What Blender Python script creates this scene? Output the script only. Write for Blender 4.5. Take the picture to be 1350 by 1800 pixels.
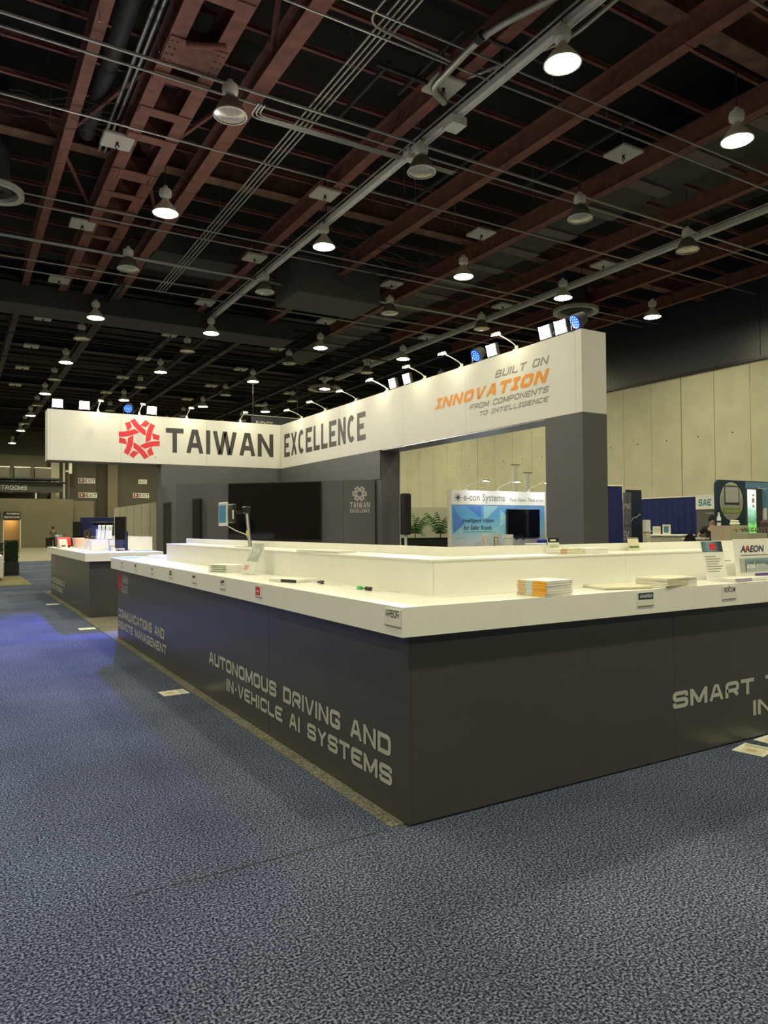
import bpy, math, random
from math import sin, cos, pi, radians, sqrt, atan2
from mathutils import Vector, Matrix
random.seed(7)
for o in list(bpy.data.objects): bpy.data.objects.remove(o)
S = bpy.context.scene
COL = S.collection

# ------------------------------------------------------------------ camera
cd = bpy.data.cameras.new('camera'); cam = bpy.data.objects.new('camera', cd); COL.objects.link(cam)
cd.sensor_fit = 'HORIZONTAL'; cd.sensor_width = 36.0; cd.lens = 1271.6 / 1350 * 36.0
cd.clip_start = 0.05; cd.clip_end = 300
YAW, PITCH, ROLL, EYE = radians(30.726), radians(1.2475), radians(-0.382), 1.5
fw = Vector((sin(YAW) * cos(PITCH), cos(YAW) * cos(PITCH), sin(PITCH)))
r0 = Vector((cos(YAW), -sin(YAW), 0)); u0 = r0.cross(fw)
rt = cos(ROLL) * r0 + sin(ROLL) * u0; up = -sin(ROLL) * r0 + cos(ROLL) * u0
cam.matrix_world = Matrix(((rt.x, up.x, -fw.x, 0), (rt.y, up.y, -fw.y, 0), (rt.z, up.z, -fw.z, EYE), (0, 0, 0, 1)))
S.camera = cam
# ------------------------------------------------------------------ world + exposure (the hall is closed: its lamps light it)
w = bpy.data.worlds.new('hall_air'); S.world = w; w.use_nodes = True
w.node_tree.nodes['Background'].inputs[0].default_value = (0.5, 0.55, 0.7, 1)
w.node_tree.nodes['Background'].inputs[1].default_value = 0.02
S.view_settings.view_transform = 'Standard'; S.view_settings.look = 'None'
S.view_settings.exposure = 0.6; S.view_settings.gamma = 1.0; S.view_settings.use_curve_mapping = False
S.cycles.max_bounces = 5; S.cycles.diffuse_bounces = 4; S.cycles.glossy_bounces = 3; S.cycles.caustics_reflective = False; S.cycles.caustics_refractive = False
BAY, FLOOD, ARM, PAR = 150.0, 260.0, 60.0, 3800.0      # lamp strengths (high bays, floods, arm lamps, blue spots)
BAYC = (1.0, 0.94, 0.60); FLOODC = (1.0, 0.97, 0.88)

# ------------------------------------------------------------------ materials
MATS = {}
def mat(name, col, rough=0.6, metal=0.0, emit=None, es=0.0, var=0.06, scale=8.0, bump=0.0, spec=0.5, alpha=None, trans=0.0):
    if name in MATS: return MATS[name]
    m = bpy.data.materials.new(name); m.use_nodes = True
    nt = m.node_tree; b = nt.nodes['Principled BSDF']
    b.inputs['Roughness'].default_value = rough; b.inputs['Metallic'].default_value = metal
    b.inputs['Specular IOR Level'].default_value = spec
    if trans: b.inputs['Transmission Weight'].default_value = trans
    if alpha is not None: b.inputs['Alpha'].default_value = alpha
    tc = nt.nodes.new('ShaderNodeTexCoord'); nz = nt.nodes.new('ShaderNodeTexNoise')
    nz.inputs['Scale'].default_value = scale; nz.inputs['Detail'].default_value = 4
    nt.links.new(tc.outputs['Object'], nz.inputs['Vector'])
    rp = nt.nodes.new('ShaderNodeValToRGB'); nt.links.new(nz.outputs['Fac'], rp.inputs[0])
    rp.color_ramp.elements[0].position = .3; rp.color_ramp.elements[1].position = .7
    rp.color_ramp.elements[0].color = (*[c * (1 - var) for c in col], 1)
    rp.color_ramp.elements[1].color = (*[min(1, c * (1 + var)) for c in col], 1)
    nt.links.new(rp.outputs[0], b.inputs['Base Color'])
    if bump:
        bp = nt.nodes.new('ShaderNodeBump'); bp.inputs['Strength'].default_value = bump; bp.inputs['Distance'].default_value = .01
        nt.links.new(nz.outputs['Fac'], bp.inputs['Height']); nt.links.new(bp.outputs[0], b.inputs['Normal'])
    if emit:
        b.inputs['Emission Color'].default_value = (*emit, 1); b.inputs['Emission Strength'].default_value = es
    MATS[name] = m
    return m
def carpet(name, dark, mid, light, s1=120, s2=.8):
    m = bpy.data.materials.new(name); m.use_nodes = True; nt = m.node_tree; b = nt.nodes['Principled BSDF']
    b.inputs['Roughness'].default_value = 1; b.inputs['Specular IOR Level'].default_value = .05
    tc = nt.nodes.new('ShaderNodeTexCoord')
    n1 = nt.nodes.new('ShaderNodeTexNoise'); n1.inputs['Scale'].default_value = s1; n1.inputs['Detail'].default_value = 2; n1.inputs['Roughness'].default_value = .6
    n2 = nt.nodes.new('ShaderNodeTexNoise'); n2.inputs['Scale'].default_value = s2; n2.inputs['Detail'].default_value = 5
    for n in (n1, n2): nt.links.new(tc.outputs['Object'], n.inputs['Vector'])
    r = nt.nodes.new('ShaderNodeValToRGB'); e = r.color_ramp.elements
    e[0].position = .38; e[0].color = (*dark, 1); e[1].position = .63; e[1].color = (*light, 1)
    k = e.new(.5); k.color = (*mid, 1)
    nt.links.new(n1.outputs['Fac'], r.inputs[0])
    mr = nt.nodes.new('ShaderNodeMapRange'); mr.inputs[1].default_value = .3; mr.inputs[2].default_value = .7; mr.inputs[3].default_value = .72; mr.inputs[4].default_value = 1.22  # broad sweeps painted into the colour: footprints, lit patches and soft shadow streaks
    nt.links.new(n2.outputs['Fac'], mr.inputs[0])
    mx = nt.nodes.new('ShaderNodeMix'); mx.data_type = 'RGBA'; mx.blend_type = 'MULTIPLY'; mx.inputs[0].default_value = 1
    nt.links.new(r.outputs[0], mx.inputs[6]); nt.links.new(mr.outputs[0], mx.inputs[7])
    nt.links.new(mx.outputs[2], b.inputs['Base Color'])
    bp = nt.nodes.new('ShaderNodeBump'); bp.inputs['Strength'].default_value = .08; bp.inputs['Distance'].default_value = .002
    nt.links.new(n1.outputs['Fac'], bp.inputs['Height']); nt.links.new(bp.outputs[0], b.inputs['Normal'])
    MATS[name] = m; return m
def gradient(name, stops, axis='Z', lo=0.0, hi=1.0, es=0.0, rough=.5, wav=0.0):
    """printed artwork: a colour run along one object axis"""
    m = bpy.data.materials.new(name); m.use_nodes = True; nt = m.node_tree; b = nt.nodes['Principled BSDF']
    b.inputs['Roughness'].default_value = rough
    tc = nt.nodes.new('ShaderNodeTexCoord'); sp = nt.nodes.new('ShaderNodeSeparateXYZ'); nt.links.new(tc.outputs['Object'], sp.inputs[0])
    mr = nt.nodes.new('ShaderNodeMapRange'); mr.inputs[1].default_value = lo; mr.inputs[2].default_value = hi
    nz = nt.nodes.new('ShaderNodeTexNoise'); nz.inputs['Scale'].default_value = 9; nt.links.new(tc.outputs['Object'], nz.inputs['Vector'])
    ad = nt.nodes.new('ShaderNodeMath'); ad.operation = 'MULTIPLY_ADD'; ad.inputs[1].default_value = wav
    nt.links.new(nz.outputs['Fac'], ad.inputs[0]); nt.links.new(sp.outputs[axis], mr.inputs[0]); nt.links.new(mr.outputs[0], ad.inputs[2])
    r = nt.nodes.new('ShaderNodeValToRGB'); nt.links.new(ad.outputs[0], r.inputs[0])
    e = r.color_ramp.elements
    e[0].position = stops[0][0]; e[0].color = (*stops[0][1], 1); e[1].position = stops[-1][0]; e[1].color = (*stops[-1][1], 1)
    for p, c in stops[1:-1]: k = e.new(p); k.color = (*c, 1)
    nt.links.new(r.outputs[0], b.inputs['Base Color'])
    if es: nt.links.new(r.outputs[0], b.inputs['Emission Color']); b.inputs['Emission Strength'].default_value = es
    MATS[name] = m; return m

white = mat('white_laminate', (.88, .87, .84), .32, var=.015)
fascia_m = mat('white_fascia', (.74, .73, .72), .55, var=.02, scale=2)
dark = mat('charcoal_laminate', (.060, .059, .060), .30, var=.05, scale=3)
darkm = mat('charcoal_wall', (.097, .099, .114), .55, var=.05, scale=2)
black = mat('black_plastic', (.012, .012, .013), .4)
screen = mat('black_screen', (.004, .004, .006), .08, var=0)
vinyl = mat('silver_vinyl', (.46, .45, .44), .45, var=.02)
red = mat('red_vinyl', (.72, .03, .05), .5, var=.03)
orange = mat('orange_vinyl', (.80, .30, .02), .5, var=.03)
greyv = mat('grey_vinyl', (.26, .25, .24), .5, var=.03)
inkm = mat('charcoal_vinyl', (.045, .045, .045), .5, var=.03)
metal = mat('galvanised_steel', (.42, .42, .40), .4, .85)
whitem = mat('white_painted_metal', (.72, .71, .66), .45)
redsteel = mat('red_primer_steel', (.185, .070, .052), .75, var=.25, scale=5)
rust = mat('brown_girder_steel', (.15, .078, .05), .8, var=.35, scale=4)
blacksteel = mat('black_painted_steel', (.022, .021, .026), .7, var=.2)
deckm = mat('dark_roof_deck', (.013, .012, .012), .9, var=.35, scale=1.5)
duct = mat('dull_duct', (.045, .045, .048), .7, .2, var=.2, scale=2)
concrete_w = mat('precast_concrete', (.62, .59, .44), .85, var=.07, scale=1.3, bump=.1)
bandm = mat('dark_bulkhead', (.042, .046, .062), .38, var=.2)
taupe = mat('taupe_wall', (.20, .18, .125), .85, var=.06, scale=.5)
taupe2 = mat('dark_taupe_wall', (.105, .097, .078), .85, var=.08, scale=.4)
beige = mat('beige_panel', (.46, .44, .33), .7, var=.05)
bluecl = mat('blue_drape_cloth', (.012, .022, .13), .85, var=.2, scale=6)
blackcl = mat('black_cloth', (.012, .012, .013), .9)
paper = mat('white_paper', (.86, .85, .82), .6, var=.02)
acry = mat('clear_acrylic', (.9, .93, .93), .05, var=0, alpha=.28)
ink = mat('print_ink', (.03, .03, .035), .5)
navy = mat('navy_print', (.02, .04, .10), .5)
green = mat('green_print', (.10, .22, .08), .5)
tealp = mat('teal_print', (.05, .22, .30), .5)
skin = mat('skin', (.30, .17, .11), .6)
leafm = mat('palm_leaf', (.05, .13, .03), .6, var=.4, scale=12)
hedgem = mat('hedge_leaf', (.018, .04, .014), .8, var=.6, scale=25)
potm = mat('black_pot', (.02, .02, .02), .5)
carpet('blue_grey_carpet', (.010, .013, .024), (.062, .076, .132), (.23, .262, .40), 100)
carpet('booth_grey_carpet', (.10, .095, .085), (.17, .16, .14), (.26, .245, .21), 70)
carpet('tan_carpet', (.13, .12, .07), (.20, .18, .11), (.27, .24, .15), 60)
mat('concrete_floor', (.26, .24, .18), .75, var=.10, scale=.8)
baylens = mat('lit_lamp_lens', (.9, .9, .8), .4, emit=BAYC, es=BAY)
baylens_off = mat('unlit_lamp_lens', (.62, .60, .54), .18, .6, var=.25, scale=30)
reflm = mat('grey_reflector', (.20, .19, .17), .45, .4)
floodl = mat('flood_led', (.9, .9, .9), .4, emit=FLOODC, es=FLOOD)
arml = mat('arm_lamp_led', (.9, .9, .8), .4, emit=(1, .90, .55), es=ARM)
blueled = mat('blue_led', (.1, .1, .8), .4, emit=(.06, .30, 1.0), es=3.0)
bluebody = mat('blue_lit_lens', (.01, .02, .5), .3, emit=(.004, .02, 1.0), es=.5)

# ------------------------------------------------------------------ mesh helper
class MB:
    def __init__(s): s.v = []; s.f = []
    def add(s, vs, fs):
        n = len(s.v); s.v += [tuple(p) for p in vs]; s.f += [tuple(i + n for i in q) for q in fs]; return s
    def box(s, a, b):
        x0, y0, z0 = [min(p, q) for p, q in zip(a, b)]; x1, y1, z1 = [max(p, q) for p, q in zip(a, b)]
        return s.add([(x0, y0, z0), (x1, y0, z0), (x1, y1, z0), (x0, y1, z0), (x0, y0, z1), (x1, y0, z1), (x1, y1, z1), (x0, y1, z1)],
                     [(3, 2, 1, 0), (4, 5, 6, 7), (0, 1, 5, 4), (1, 2, 6, 5), (2, 3, 7, 6), (3, 0, 4, 7)])
    def bbox(s, a, b, r=.01):
        """box with chamfered edges"""
        x0, y0, z0 = [min(p, q) for p, q in zip(a, b)]; x1, y1, z1 = [max(p, q) for p, q in zip(a, b)]
        r = min(r, (x1 - x0) * .45, (y1 - y0) * .45, (z1 - z0) * .45)
        vs = []
        for sx in (0, 1):
            for sy in (0, 1):
                for sz in (0, 1):
                    X, Y, Z = (x0, x1)[sx], (y0, y1)[sy], (z0, z1)[sz]
                    dx, dy, dz = r * (1, -1)[sx], r * (1, -1)[sy], r * (1, -1)[sz]
                    vs += [(X, Y + dy, Z + dz), (X + dx, Y, Z + dz), (X + dx, Y + dy, Z)]
        import bmesh
        bm = bmesh.new()
        for p in vs: bm.verts.new(p)
        bmesh.ops.convex_hull(bm, input=bm.verts)
        bm.verts.index_update()
        s.add([v.co[:] for v in bm.verts], [[v.index for v in f.verts] for f in bm.faces]); bm.free(); return s
    def cyl(s, p, q, r, n=10, r2=None, cap=True):
        p, q = Vector(p), Vector(q); d = (q - p).normalized()
        a = d.orthogonal().normalized(); b = d.cross(a); r2 = r if r2 is None else r2
        vs = []
        for P, R in ((p, r), (q, r2)):
            for i in range(n):
                t = 2 * pi * i / n; vs.append(P + a * (R * cos(t)) + b * (R * sin(t)))
        fs = [(i, (i + 1) % n, n + (i + 1) % n, n + i) for i in range(n)]
        if cap: fs += [tuple(range(n - 1, -1, -1)), tuple(range(n, 2 * n))]
        return s.add(vs, fs)
    def tube(s, pts, r, n=6):
        pts = [Vector(p) for p in pts]; vs = []; a = None
        for i, p in enumerate(pts):
            d = (pts[min(i + 1, len(pts) - 1)] - pts[max(i - 1, 0)]).normalized()
            a = d.orthogonal().normalized() if a is None else (a - d * a.dot(d)).normalized()
            b = d.cross(a)
            for k in range(n): vs.append(p + a * (r * cos(2 * pi * k / n)) + b * (r * sin(2 * pi * k / n)))
        fs = []
        for i in range(len(pts) - 1):
            for k in range(n):
                fs.append((i * n + k, i * n + (k + 1) % n, (i + 1) * n + (k + 1) % n, (i + 1) * n + k))
        fs += [tuple(range(n - 1, -1, -1)), tuple(range((len(pts) - 1) * n, len(pts) * n))]
        return s.add(vs, fs)
    def lathe(s, prof, n=20, c=(0, 0, 0)):
        vs = []
        for r, z in prof:
            for i in range(n): t = 2 * pi * i / n; vs.append((c[0] + r * cos(t), c[1] + r * sin(t), c[2] + z))
        fs = [(j * n + i, j * n + (i + 1) % n, (j + 1) * n + (i + 1) % n, (j + 1) * n + i) for j in range(len(prof) - 1) for i in range(n)]
        return s.add(vs, fs)
    def prism(s, poly, o, u, v, d):
        """polygon (2D, in u,v) pushed by vector d"""
        o, u, v, d = Vector(o), Vector(u), Vector(v), Vector(d)
        n = len(poly); P = [o + u * a + v * b for a, b in poly]
        return s.add(P + [p + d for p in P], [tuple(range(n)), tuple(range(2 * n - 1, n - 1, -1))] + [((i + 1) % n, i, n + i, n + (i + 1) % n) for i in range(n)])
    def ibeam(s, p, q, wd, h, t=.02, axis='y'):
        """I-section along x or y; p, q at the bottom centre"""
        p, q = Vector(p), Vector(q)
        sd = Vector((wd / 2, 0, 0)) if axis == 'y' else Vector((0, wd / 2, 0)); th = sd.normalized() * (t / 2)
        s.box(p - sd, q + sd + Vector((0, 0, t))); s.box(p - sd + Vector((0, 0, h - t)), q + sd + Vector((0, 0, h)))
        return s.box(p - th + Vector((0, 0, t)), q + th + Vector((0, 0, h - t)))
    def build(s, name, m, parent=None, off=None, smooth=False):
        me = bpy.data.meshes.new(name)
        off = Vector(off) if off is not None else (Vector(ORG.get(parent.name, (0, 0, 0))) if parent else Vector((0, 0, 0)))
        me.from_pydata([tuple(Vector(p) - off) for p in s.v], [], s.f)
        if smooth:
            me.polygons.foreach_set('use_smooth', [True] * len(me.polygons))
            try: me.set_sharp_from_angle(angle=radians(40))
            except Exception: pass
        me.materials.append(m if not isinstance(m, str) else MATS[m])
        me.update()
        o = bpy.data.objects.new(name, me); COL.objects.link(o)
        if parent:
            o.parent = parent; ORG[o.name] = ORG.get(parent.name, (0, 0, 0))
        return o
ORG = {}
def thing(name, label, cat, loc=(0, 0, 0), group=None, rz=0.0):
    o = bpy.data.objects.new(name, None); COL.objects.link(o); o.location = loc; o.rotation_euler[2] = rz
    o.empty_display_size = .1
    o['label'] = label; o['category'] = cat
    if group: o['group'] = group
    ORG[o.name] = tuple(loc) if not rz else (0, 0, 0)
    return o
def tag(o, label, cat, group=None):
    o['label'] = label; o['category'] = cat
    if group: o['group'] = group
    return o
def struct(o, label=None, cat=None):
    o['kind'] = 'structure'
    if label: o['label'] = label
    if cat: o['category'] = cat
    return o
def dup(root, loc, label, group=None, rz=None):
    r = root.copy(); COL.objects.link(r); r.location = loc; r['label'] = label
    if rz is not None: r.rotation_euler[2] = rz
    if group: r['group'] = group
    for ch in list(root.children):
        c = ch.copy(); COL.objects.link(c); c.parent = r
        for g in list(ch.children):
            d = g.copy(); COL.objects.link(d); d.parent = c
    return r
def B(name, a, b, m, parent=None, r=0):
    mb = MB(); (mb.bbox(a, b, r) if r else mb.box(a, b)); return mb.build(name, m, parent)

# ------------------------------------------------------------------ lettering: a stroke alphabet with square shoulders, plus Blender's own font
GL = {
 'A': [('s', [(0, 0), (.40, 1), (.60, 1), (1, 0)]), ('s', [(.16, .30), (.84, .30)])],
 'B': [('r', [(0, 0), (0, 1), (.93, 1), (.93, .52), (.05, .52)]), ('r', [(0, 0), (1, 0), (1, .52), (.6, .52)])],
 'C': [('r', [(1, .72), (1, 1), (0, 1), (0, 0), (1, 0), (1, .28)])],
 'D': [('r', [(.02, 1), (1, 1), (1, 0), (.02, 0)]), ('s', [(0, -.0), (0, 1.0)])],
 'E': [('r', [(1, 1), (0, 1), (0, 0), (1, 0)]), ('s', [(0, .5), (.92, .5)])],
 'F': [('r', [(1, 1), (0, 1), (0, 0)]), ('s', [(0, .48), (.9, .48)])],
 'G': [('r', [(1, .75), (1, 1), (0, 1), (0, 0), (1, 0), (1, .46), (.52, .46)])],
 'H': [('s', [(0, 0), (0, 1)]), ('s', [(1, 0), (1, 1)]), ('s', [(0, .5), (1, .5)])],
 'I': [('s', [(.5, 0), (.5, 1)])],
 'J': [('s', [(0, 1), (1, 1)]), ('s', [(0, 0), (1, 0)]), ('s', [(.5, 0), (.5, 1)])],   # I with bars
 'L': [('r', [(0, 1), (0, 0), (1, 0)])],
 'M': [('s', [(0, 0), (0, 1)]), ('s', [(1, 0), (1, 1)]), ('s', [(0, 1), (.46, .14), (.54, .14), (1, 1)])],
 'N': [('s', [(0, 0), (0, 1)]), ('s', [(1, 0), (1, 1)]), ('s', [(0, 1), (1, 0)])],
 'O': [('c', [(0, 0), (0, 1), (1, 1), (1, 0)])],
 'P': [('r', [(0, 0), (0, 1), (1, 1), (1, .40), (0, .40)])],
 'R': [('r', [(0, 0), (0, 1), (1, 1), (1, .42), (0, .42)]), ('s', [(.6, .42), (1, 0)])],
 'S': [('r', [(1, .72), (1, 1), (0, 1), (0, .5), (1, .5), (1, 0), (0, 0), (0, .28)])],
 'T': [('s', [(0, 1), (1, 1)]), ('s', [(.5, 1), (.5, 0)])],
 'U': [('r', [(0, 1), (0, 0), (1, 0), (1, 1)])],
 'V': [('s', [(0, 1), (.43, 0), (.57, 0), (1, 1)])],
 'W': [('s', [(0, 1), (.23, 0), (.29, 0), (.48, 1), (.52, 1), (.71, 0), (.77, 0), (1, 1)])],
 'X': [('s', [(0, 0), (1, 1)]), ('s', [(0, 1), (1, 0)])],
 'Y': [('s', [(0, 1), (.5, .45), (1, 1)]), ('s', [(.5, .45), (.5, 0)])],
 '-': [('s', [(.1, .45), (.9, .45)])],
}
GL['\u010c'] = [('r', [(.5 + .5 * cos(radians(a)), .5 + .5 * sin(radians(a))) for a in range(48, 313, 12)])]   # round C
def rounded(pts, r, closed):
    out = []; n = len(pts)
    for i in range(n):
        if not closed and i in (0, n - 1): out.append(Vector(pts[i])); continue
        p, a, b = Vector(pts[i]), Vector(pts[i - 1]), Vector(pts[(i + 1) % n])
        da, db = a - p, b - p; k = min(r, da.length * .48, db.length * .48)
        if k < 1e-4: out.append(p); continue
        s, e = p + da.normalized() * k, p + db.normalized() * k
        for j in range(5):
            t = j / 4; out.append(s * (1 - t) ** 2 + p * 2 * t * (1 - t) + e * t * t)
    return out
def strip(pts, wd, closed, V, F):
    n = len(pts); base = len(V)
    for i in range(n):
        a = pts[i - 1] if (i > 0 or closed) else None; b = pts[(i + 1) % n] if (i < n - 1 or closed) else None
        p = pts[i]
        d1 = (p - a).normalized() if a is not None else (b - p).normalized()
        d2 = (b - p).normalized() if b is not None else d1
        n1, n2 = Vector((-d1.y, d1.x)), Vector((-d2.y, d2.x)); m = n1 + n2
        if m.length < 1e-5: m = n1
        m.normalize(); k = min(wd / 2 / max(.35, m.dot(n1)), wd * 1.2)
        V += [p + m * k, p - m * k]
    for i in range(n if closed else n - 1):
        j = (i + 1) % n; F.append((base + 2 * i, base + 2 * i + 1, base + 2 * j + 1, base + 2 * j))
def stroke_text(txt, W, H, st=.17, asp=1.0, gap=.22, rad=.22, shear=0.0):
    """2-D lettering W wide and H high; returns verts, faces in (u,v)"""
    adv = []; 
    for c in txt:
        w_ = {' ': .62, 'I': st / asp * 1.0, '-': .5, 'M': 1.15, 'W': 1.45, 'J': .62, "L": .92}.get(c, 1.0) * asp
        adv.append(w_)
    tot = sum(adv) + gap * (len(txt) - 1) + abs(shear)
    kx = W / (tot * H); V, F, DZ = [], [], []; x = 0
    for c, w_ in zip(txt, adv):
        for si, (kind, pts) in enumerate(GL.get(c, [])):
            s = st
            Q = [(x + s / 2 + p[0] * max(0, w_ - s), s / 2 + p[1] * (1 - s)) for p in pts] if c != 'I' else [(x + w_ / 2, 0 if p[1] == 0 else 1) for p in pts]
            if kind == 's':   # run straight ends out to the cap line / baseline
                Q = [(a, (1 if abs(b - (1 - s / 2)) < 1e-6 and c in 'AVWMNXYTHIDK' and not (c in 'TJ' and pts[0][1] == pts[-1][1]) else (0 if abs(b - s / 2) < 1e-6 and c in 'AVWMNXYTHIDK' else b))) for a, b in Q]
                if c in 'TJ' and pts[0][1] == pts[-1][1]: Q = [(x, Q[0][1]), (x + w_, Q[1][1])]
            elif kind == 'r' and c in 'CEFGLSUPRD\u010c':
                if c in 'U': Q[0] = (Q[0][0], 1); Q[-1] = (Q[-1][0], 1)
                if c in 'FPR': i_ = -1 if c == 'F' else 0; Q[i_] = (Q[i_][0], 0)
                if c == 'L': Q[0] = (Q[0][0], 1); Q[-1] = (x + w_, Q[-1][1])
                if c in 'E': Q[0] = (x + w_, Q[0][1]); Q[-1] = (x + w_, Q[-1][1])
                if c == 'F': Q[0] = (x + w_, Q[0][1])
            P = rounded(Q, rad if kind != 's' else 0, kind == 'c') if kind != 's' else [Vector(q) for q in Q]
            vv, ff = [], []; strip(P, s, kind == 'c', vv, ff)
            vv = [Vector((min(max(p.x, x), x + w_), min(max(p.y, 0), 1))) for p in vv]
            n = len(V); V += vv; DZ += [.0012 * si * max(.2, H)] * len(vv); F += [tuple(i + n for i in f) for f in ff]
        x += w_ + gap
    return [((p.x + p.y * shear) * H * kx, p.y * H, dz) for p, dz in zip(V, DZ)], F
def font_text(txt, W=None, H=None, bold=0.0, shear=0.0):
    c = bpy.data.curves.new('t', 'FONT'); c.body = txt; c.resolution_u = 3; c.offset = bold; c.shear = shear
    o = bpy.data.objects.new('t', c); me = bpy.data.meshes.new_from_object(o)
    V = [(v.co.x, v.co.y) for v in me.vertices]; F = [tuple(p.vertices) for p in me.polygons]
    bpy.data.objects.remove(o); bpy.data.meshes.remove(me); bpy.data.curves.remove(c)
    if not V: return [], []
    x0, x1 = min(v[0] for v in V), max(v[0] for v in V); y0, y1 = min(v[1] for v in V), max(v[1] for v in V)
    kx = (W / (x1 - x0)) if W else None; ky = (H / (y1 - y0)) if H else None
    kx = kx or ky; ky = ky or kx
    return [((a - x0) * kx, (b - y0) * ky) for a, b in V], F
def print_on(name, vf, o, u, v, m, parent, lift=.0025, off=None):
    """flat vinyl lettering / print on a surface: o lower left, u reading direction, v up; words far apart become parts of their own"""
    V, F = vf
    if name == 'lettering' and len(F) > 6:
        H_ = max(p[1] for p in V) - min(p[1] for p in V)
        iv = sorted((min(V[i][0] for i in f), max(V[i][0] for i in f), f) for f in F); words = []; hi = -1e9
        for a, b, f in iv:
            if a > hi + H_ * .48: words.append([])
            words[-1].append(f); hi = max(hi, b)
        if len(words) > 1:
            for wd in words:
                ids = sorted({i for f in wd for i in f}); mp = {i: k for k, i in enumerate(ids)}
                print_on('lettering_word', ([V[i] for i in ids], [tuple(mp[i] for i in f) for f in wd]), o, u, v, m, parent, lift, off)
            return
    o, u, v = Vector(o), Vector(u).normalized(), Vector(v).normalized(); n = u.cross(v)
    mb = MB(); mb.add([o + u * q[0] + v * q[1] + n * (lift + (q[2] if len(q) > 2 else 0)) for q in V], F)
    return mb.build(name, m, parent, off)
def rect(w_, h_): return [(0, 0), (w_, 0), (w_, h_), (0, h_)], [(0, 1, 2, 3)]
def disc2(cx, cy, rx, ry, n=28): return [(cx + rx * cos(2 * pi * i / n), cy + ry * sin(2 * pi * i / n)) for i in range(n)], [tuple(range(n))]
def emblem2(R):
    """six interlaced arcs: each a long bar and, past the crossing, a short end"""
    V, F = [], []; k = R / 479.0; rho = 802.0
    def pt(s, e, rot):
        th = radians(58 + rot); a = s / rho; rr = rho - e
        nx, ny, tx, ty = cos(th), sin(th), -sin(th), cos(th)
        p, q = 205 + rho - cos(a) * rr, sin(a) * rr
        return ((nx * p + tx * q) * k, (ny * p + ty * q) * k)
    for i in range(6):
        for s0, s1, c0, c1 in ((395, -36, 0, -36), (-214, -385, -36, 0)):
            n = 7; b = len(V)
            for j in range(n + 1):
                t = j / n
                for e, sg in ((62, -1), (-62, 1)):
                    sh = (c0 * (1 - t) + c1 * t) * sg
                    V.append(pt(s0 * (1 - t) + s1 * t + sh, e, 60 * i))
            F += [(b + 2 * j, b + 2 * j + 1, b + 2 * j + 3, b + 2 * j + 2) for j in range(n)]
    return V, F
LX = ((0, -1, 0), (0, 0, 1))       # reading along a face that looks to -x
LY = ((1, 0, 0), (0, 0, 1))        # reading along a face that looks to -y

# ================================================================== THE HALL
XW, YB, ZD = 24.5, 72.0, 11.7
floor = struct(B('floor', (-16, -14, -.2), (XW, 38.9, 0), 'blue_grey_carpet'), 'blue-grey flecked aisle carpet over the hall floor')
B('carpet_seam', (.6, 3.108, 0), (1.868, 3.115, .0012), mat('dark_seam', (.02, .022, .028), .9), floor)
B('carpet_seam', (-6, 18.72, 0), (1.868, 18.76, .003), mat('dark_seam', (.02, .022, .028), .9), floor)
struct(B('floor_concrete', (-16, 38.9, -.2), (XW, YB + .3, -.004), 'concrete_floor'), 'bare concrete floor at the far end of the hall')
struct(B('floor_booth_carpet', (1.882, 3.125, 0), (8.6, 19.6, .006), 'booth_grey_carpet'), 'light grey booth carpet showing as a strip beside the counters')
struct(B('floor_tan_carpet', (-2.2, 22.0, 0), (1.868, 26.35, .006), 'tan_carpet'), 'tan carpet of the neighbouring booth across the aisle')
# right wall: precast panels below a dark bulkhead
wr = struct(B('wall_right', (XW, -14, 0), (XW + .3, YB, ZD), bandm), 'long hall wall of pale concrete panels under a dark bulkhead')
ys = [18.3 + 1.425 * k for k in range(-22, 37)]
for k, y in enumerate(ys):
    j = .03 if (k - 22) % 9 == 0 else .008
    B('concrete_panel', (XW - .06, y + j, 0), (XW - .001, y + 1.425 - .008, 7.33), concrete_w, wr)
    if abs(y - 22) < 12:
        for zz in (2.3, 4.9): MB().cyl((XW - .065, y + .7, zz), (XW - .058, y + .7, zz), .03, 8).build('lifting_hole', black, wr)
for y in range(-12, 70, 9): B('bulkhead_panel', (XW - .12, y + .01, 7.36), (XW - .001, y + 8.99, 10.2), bandm, wr)
B('bulkhead_trim', (XW - .2, -14, 7.33), (XW - .001, YB, 7.42), black, wr)
MB().cyl((XW - .3, -14, 10.22), (XW - .3, YB, 10.22), .06, 8).build('conduit', metal, wr)
struct(B('wall_left', (-16.3, -14, 0), (-16, YB, ZD), taupe), 'plain hall wall beyond the aisle')
struct(B('wall_front', (-16, -14.3, 0), (XW, -14, ZD), taupe), 'hall wall behind the viewer')
wb = struct(B('wall_back', (-16, YB, 0), (XW, YB + .3, ZD), taupe2), 'dark taupe end wall of the hall with exit signs')
B('wall_column', (12.4, YB - .35, 0), (13.3, YB, ZD), taupe, wb); B('wall_column', (11.5, YB - .1, 0), (12.4, YB, ZD), mat('brown_wall_strip', (.06, .052, .04), .8), wb)
B('wall_panel', (-16, YB - .25, 4), (7.2, YB, 8.2), taupe, wb); B('wall_pilaster', (7.5, YB - .5, 3.5), (8.2, YB, 8.4), concrete_w, wb)
MB().cyl((8.6, YB - .3, 3.5), (8.6, YB - .3, 8.4), .1, 8).build('pipe', whitem, wb); MB().cyl((9.0, YB - .3, 3.5), (9.0, YB - .3, 8.4), .07, 8).build('pipe', taupe, wb)
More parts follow.
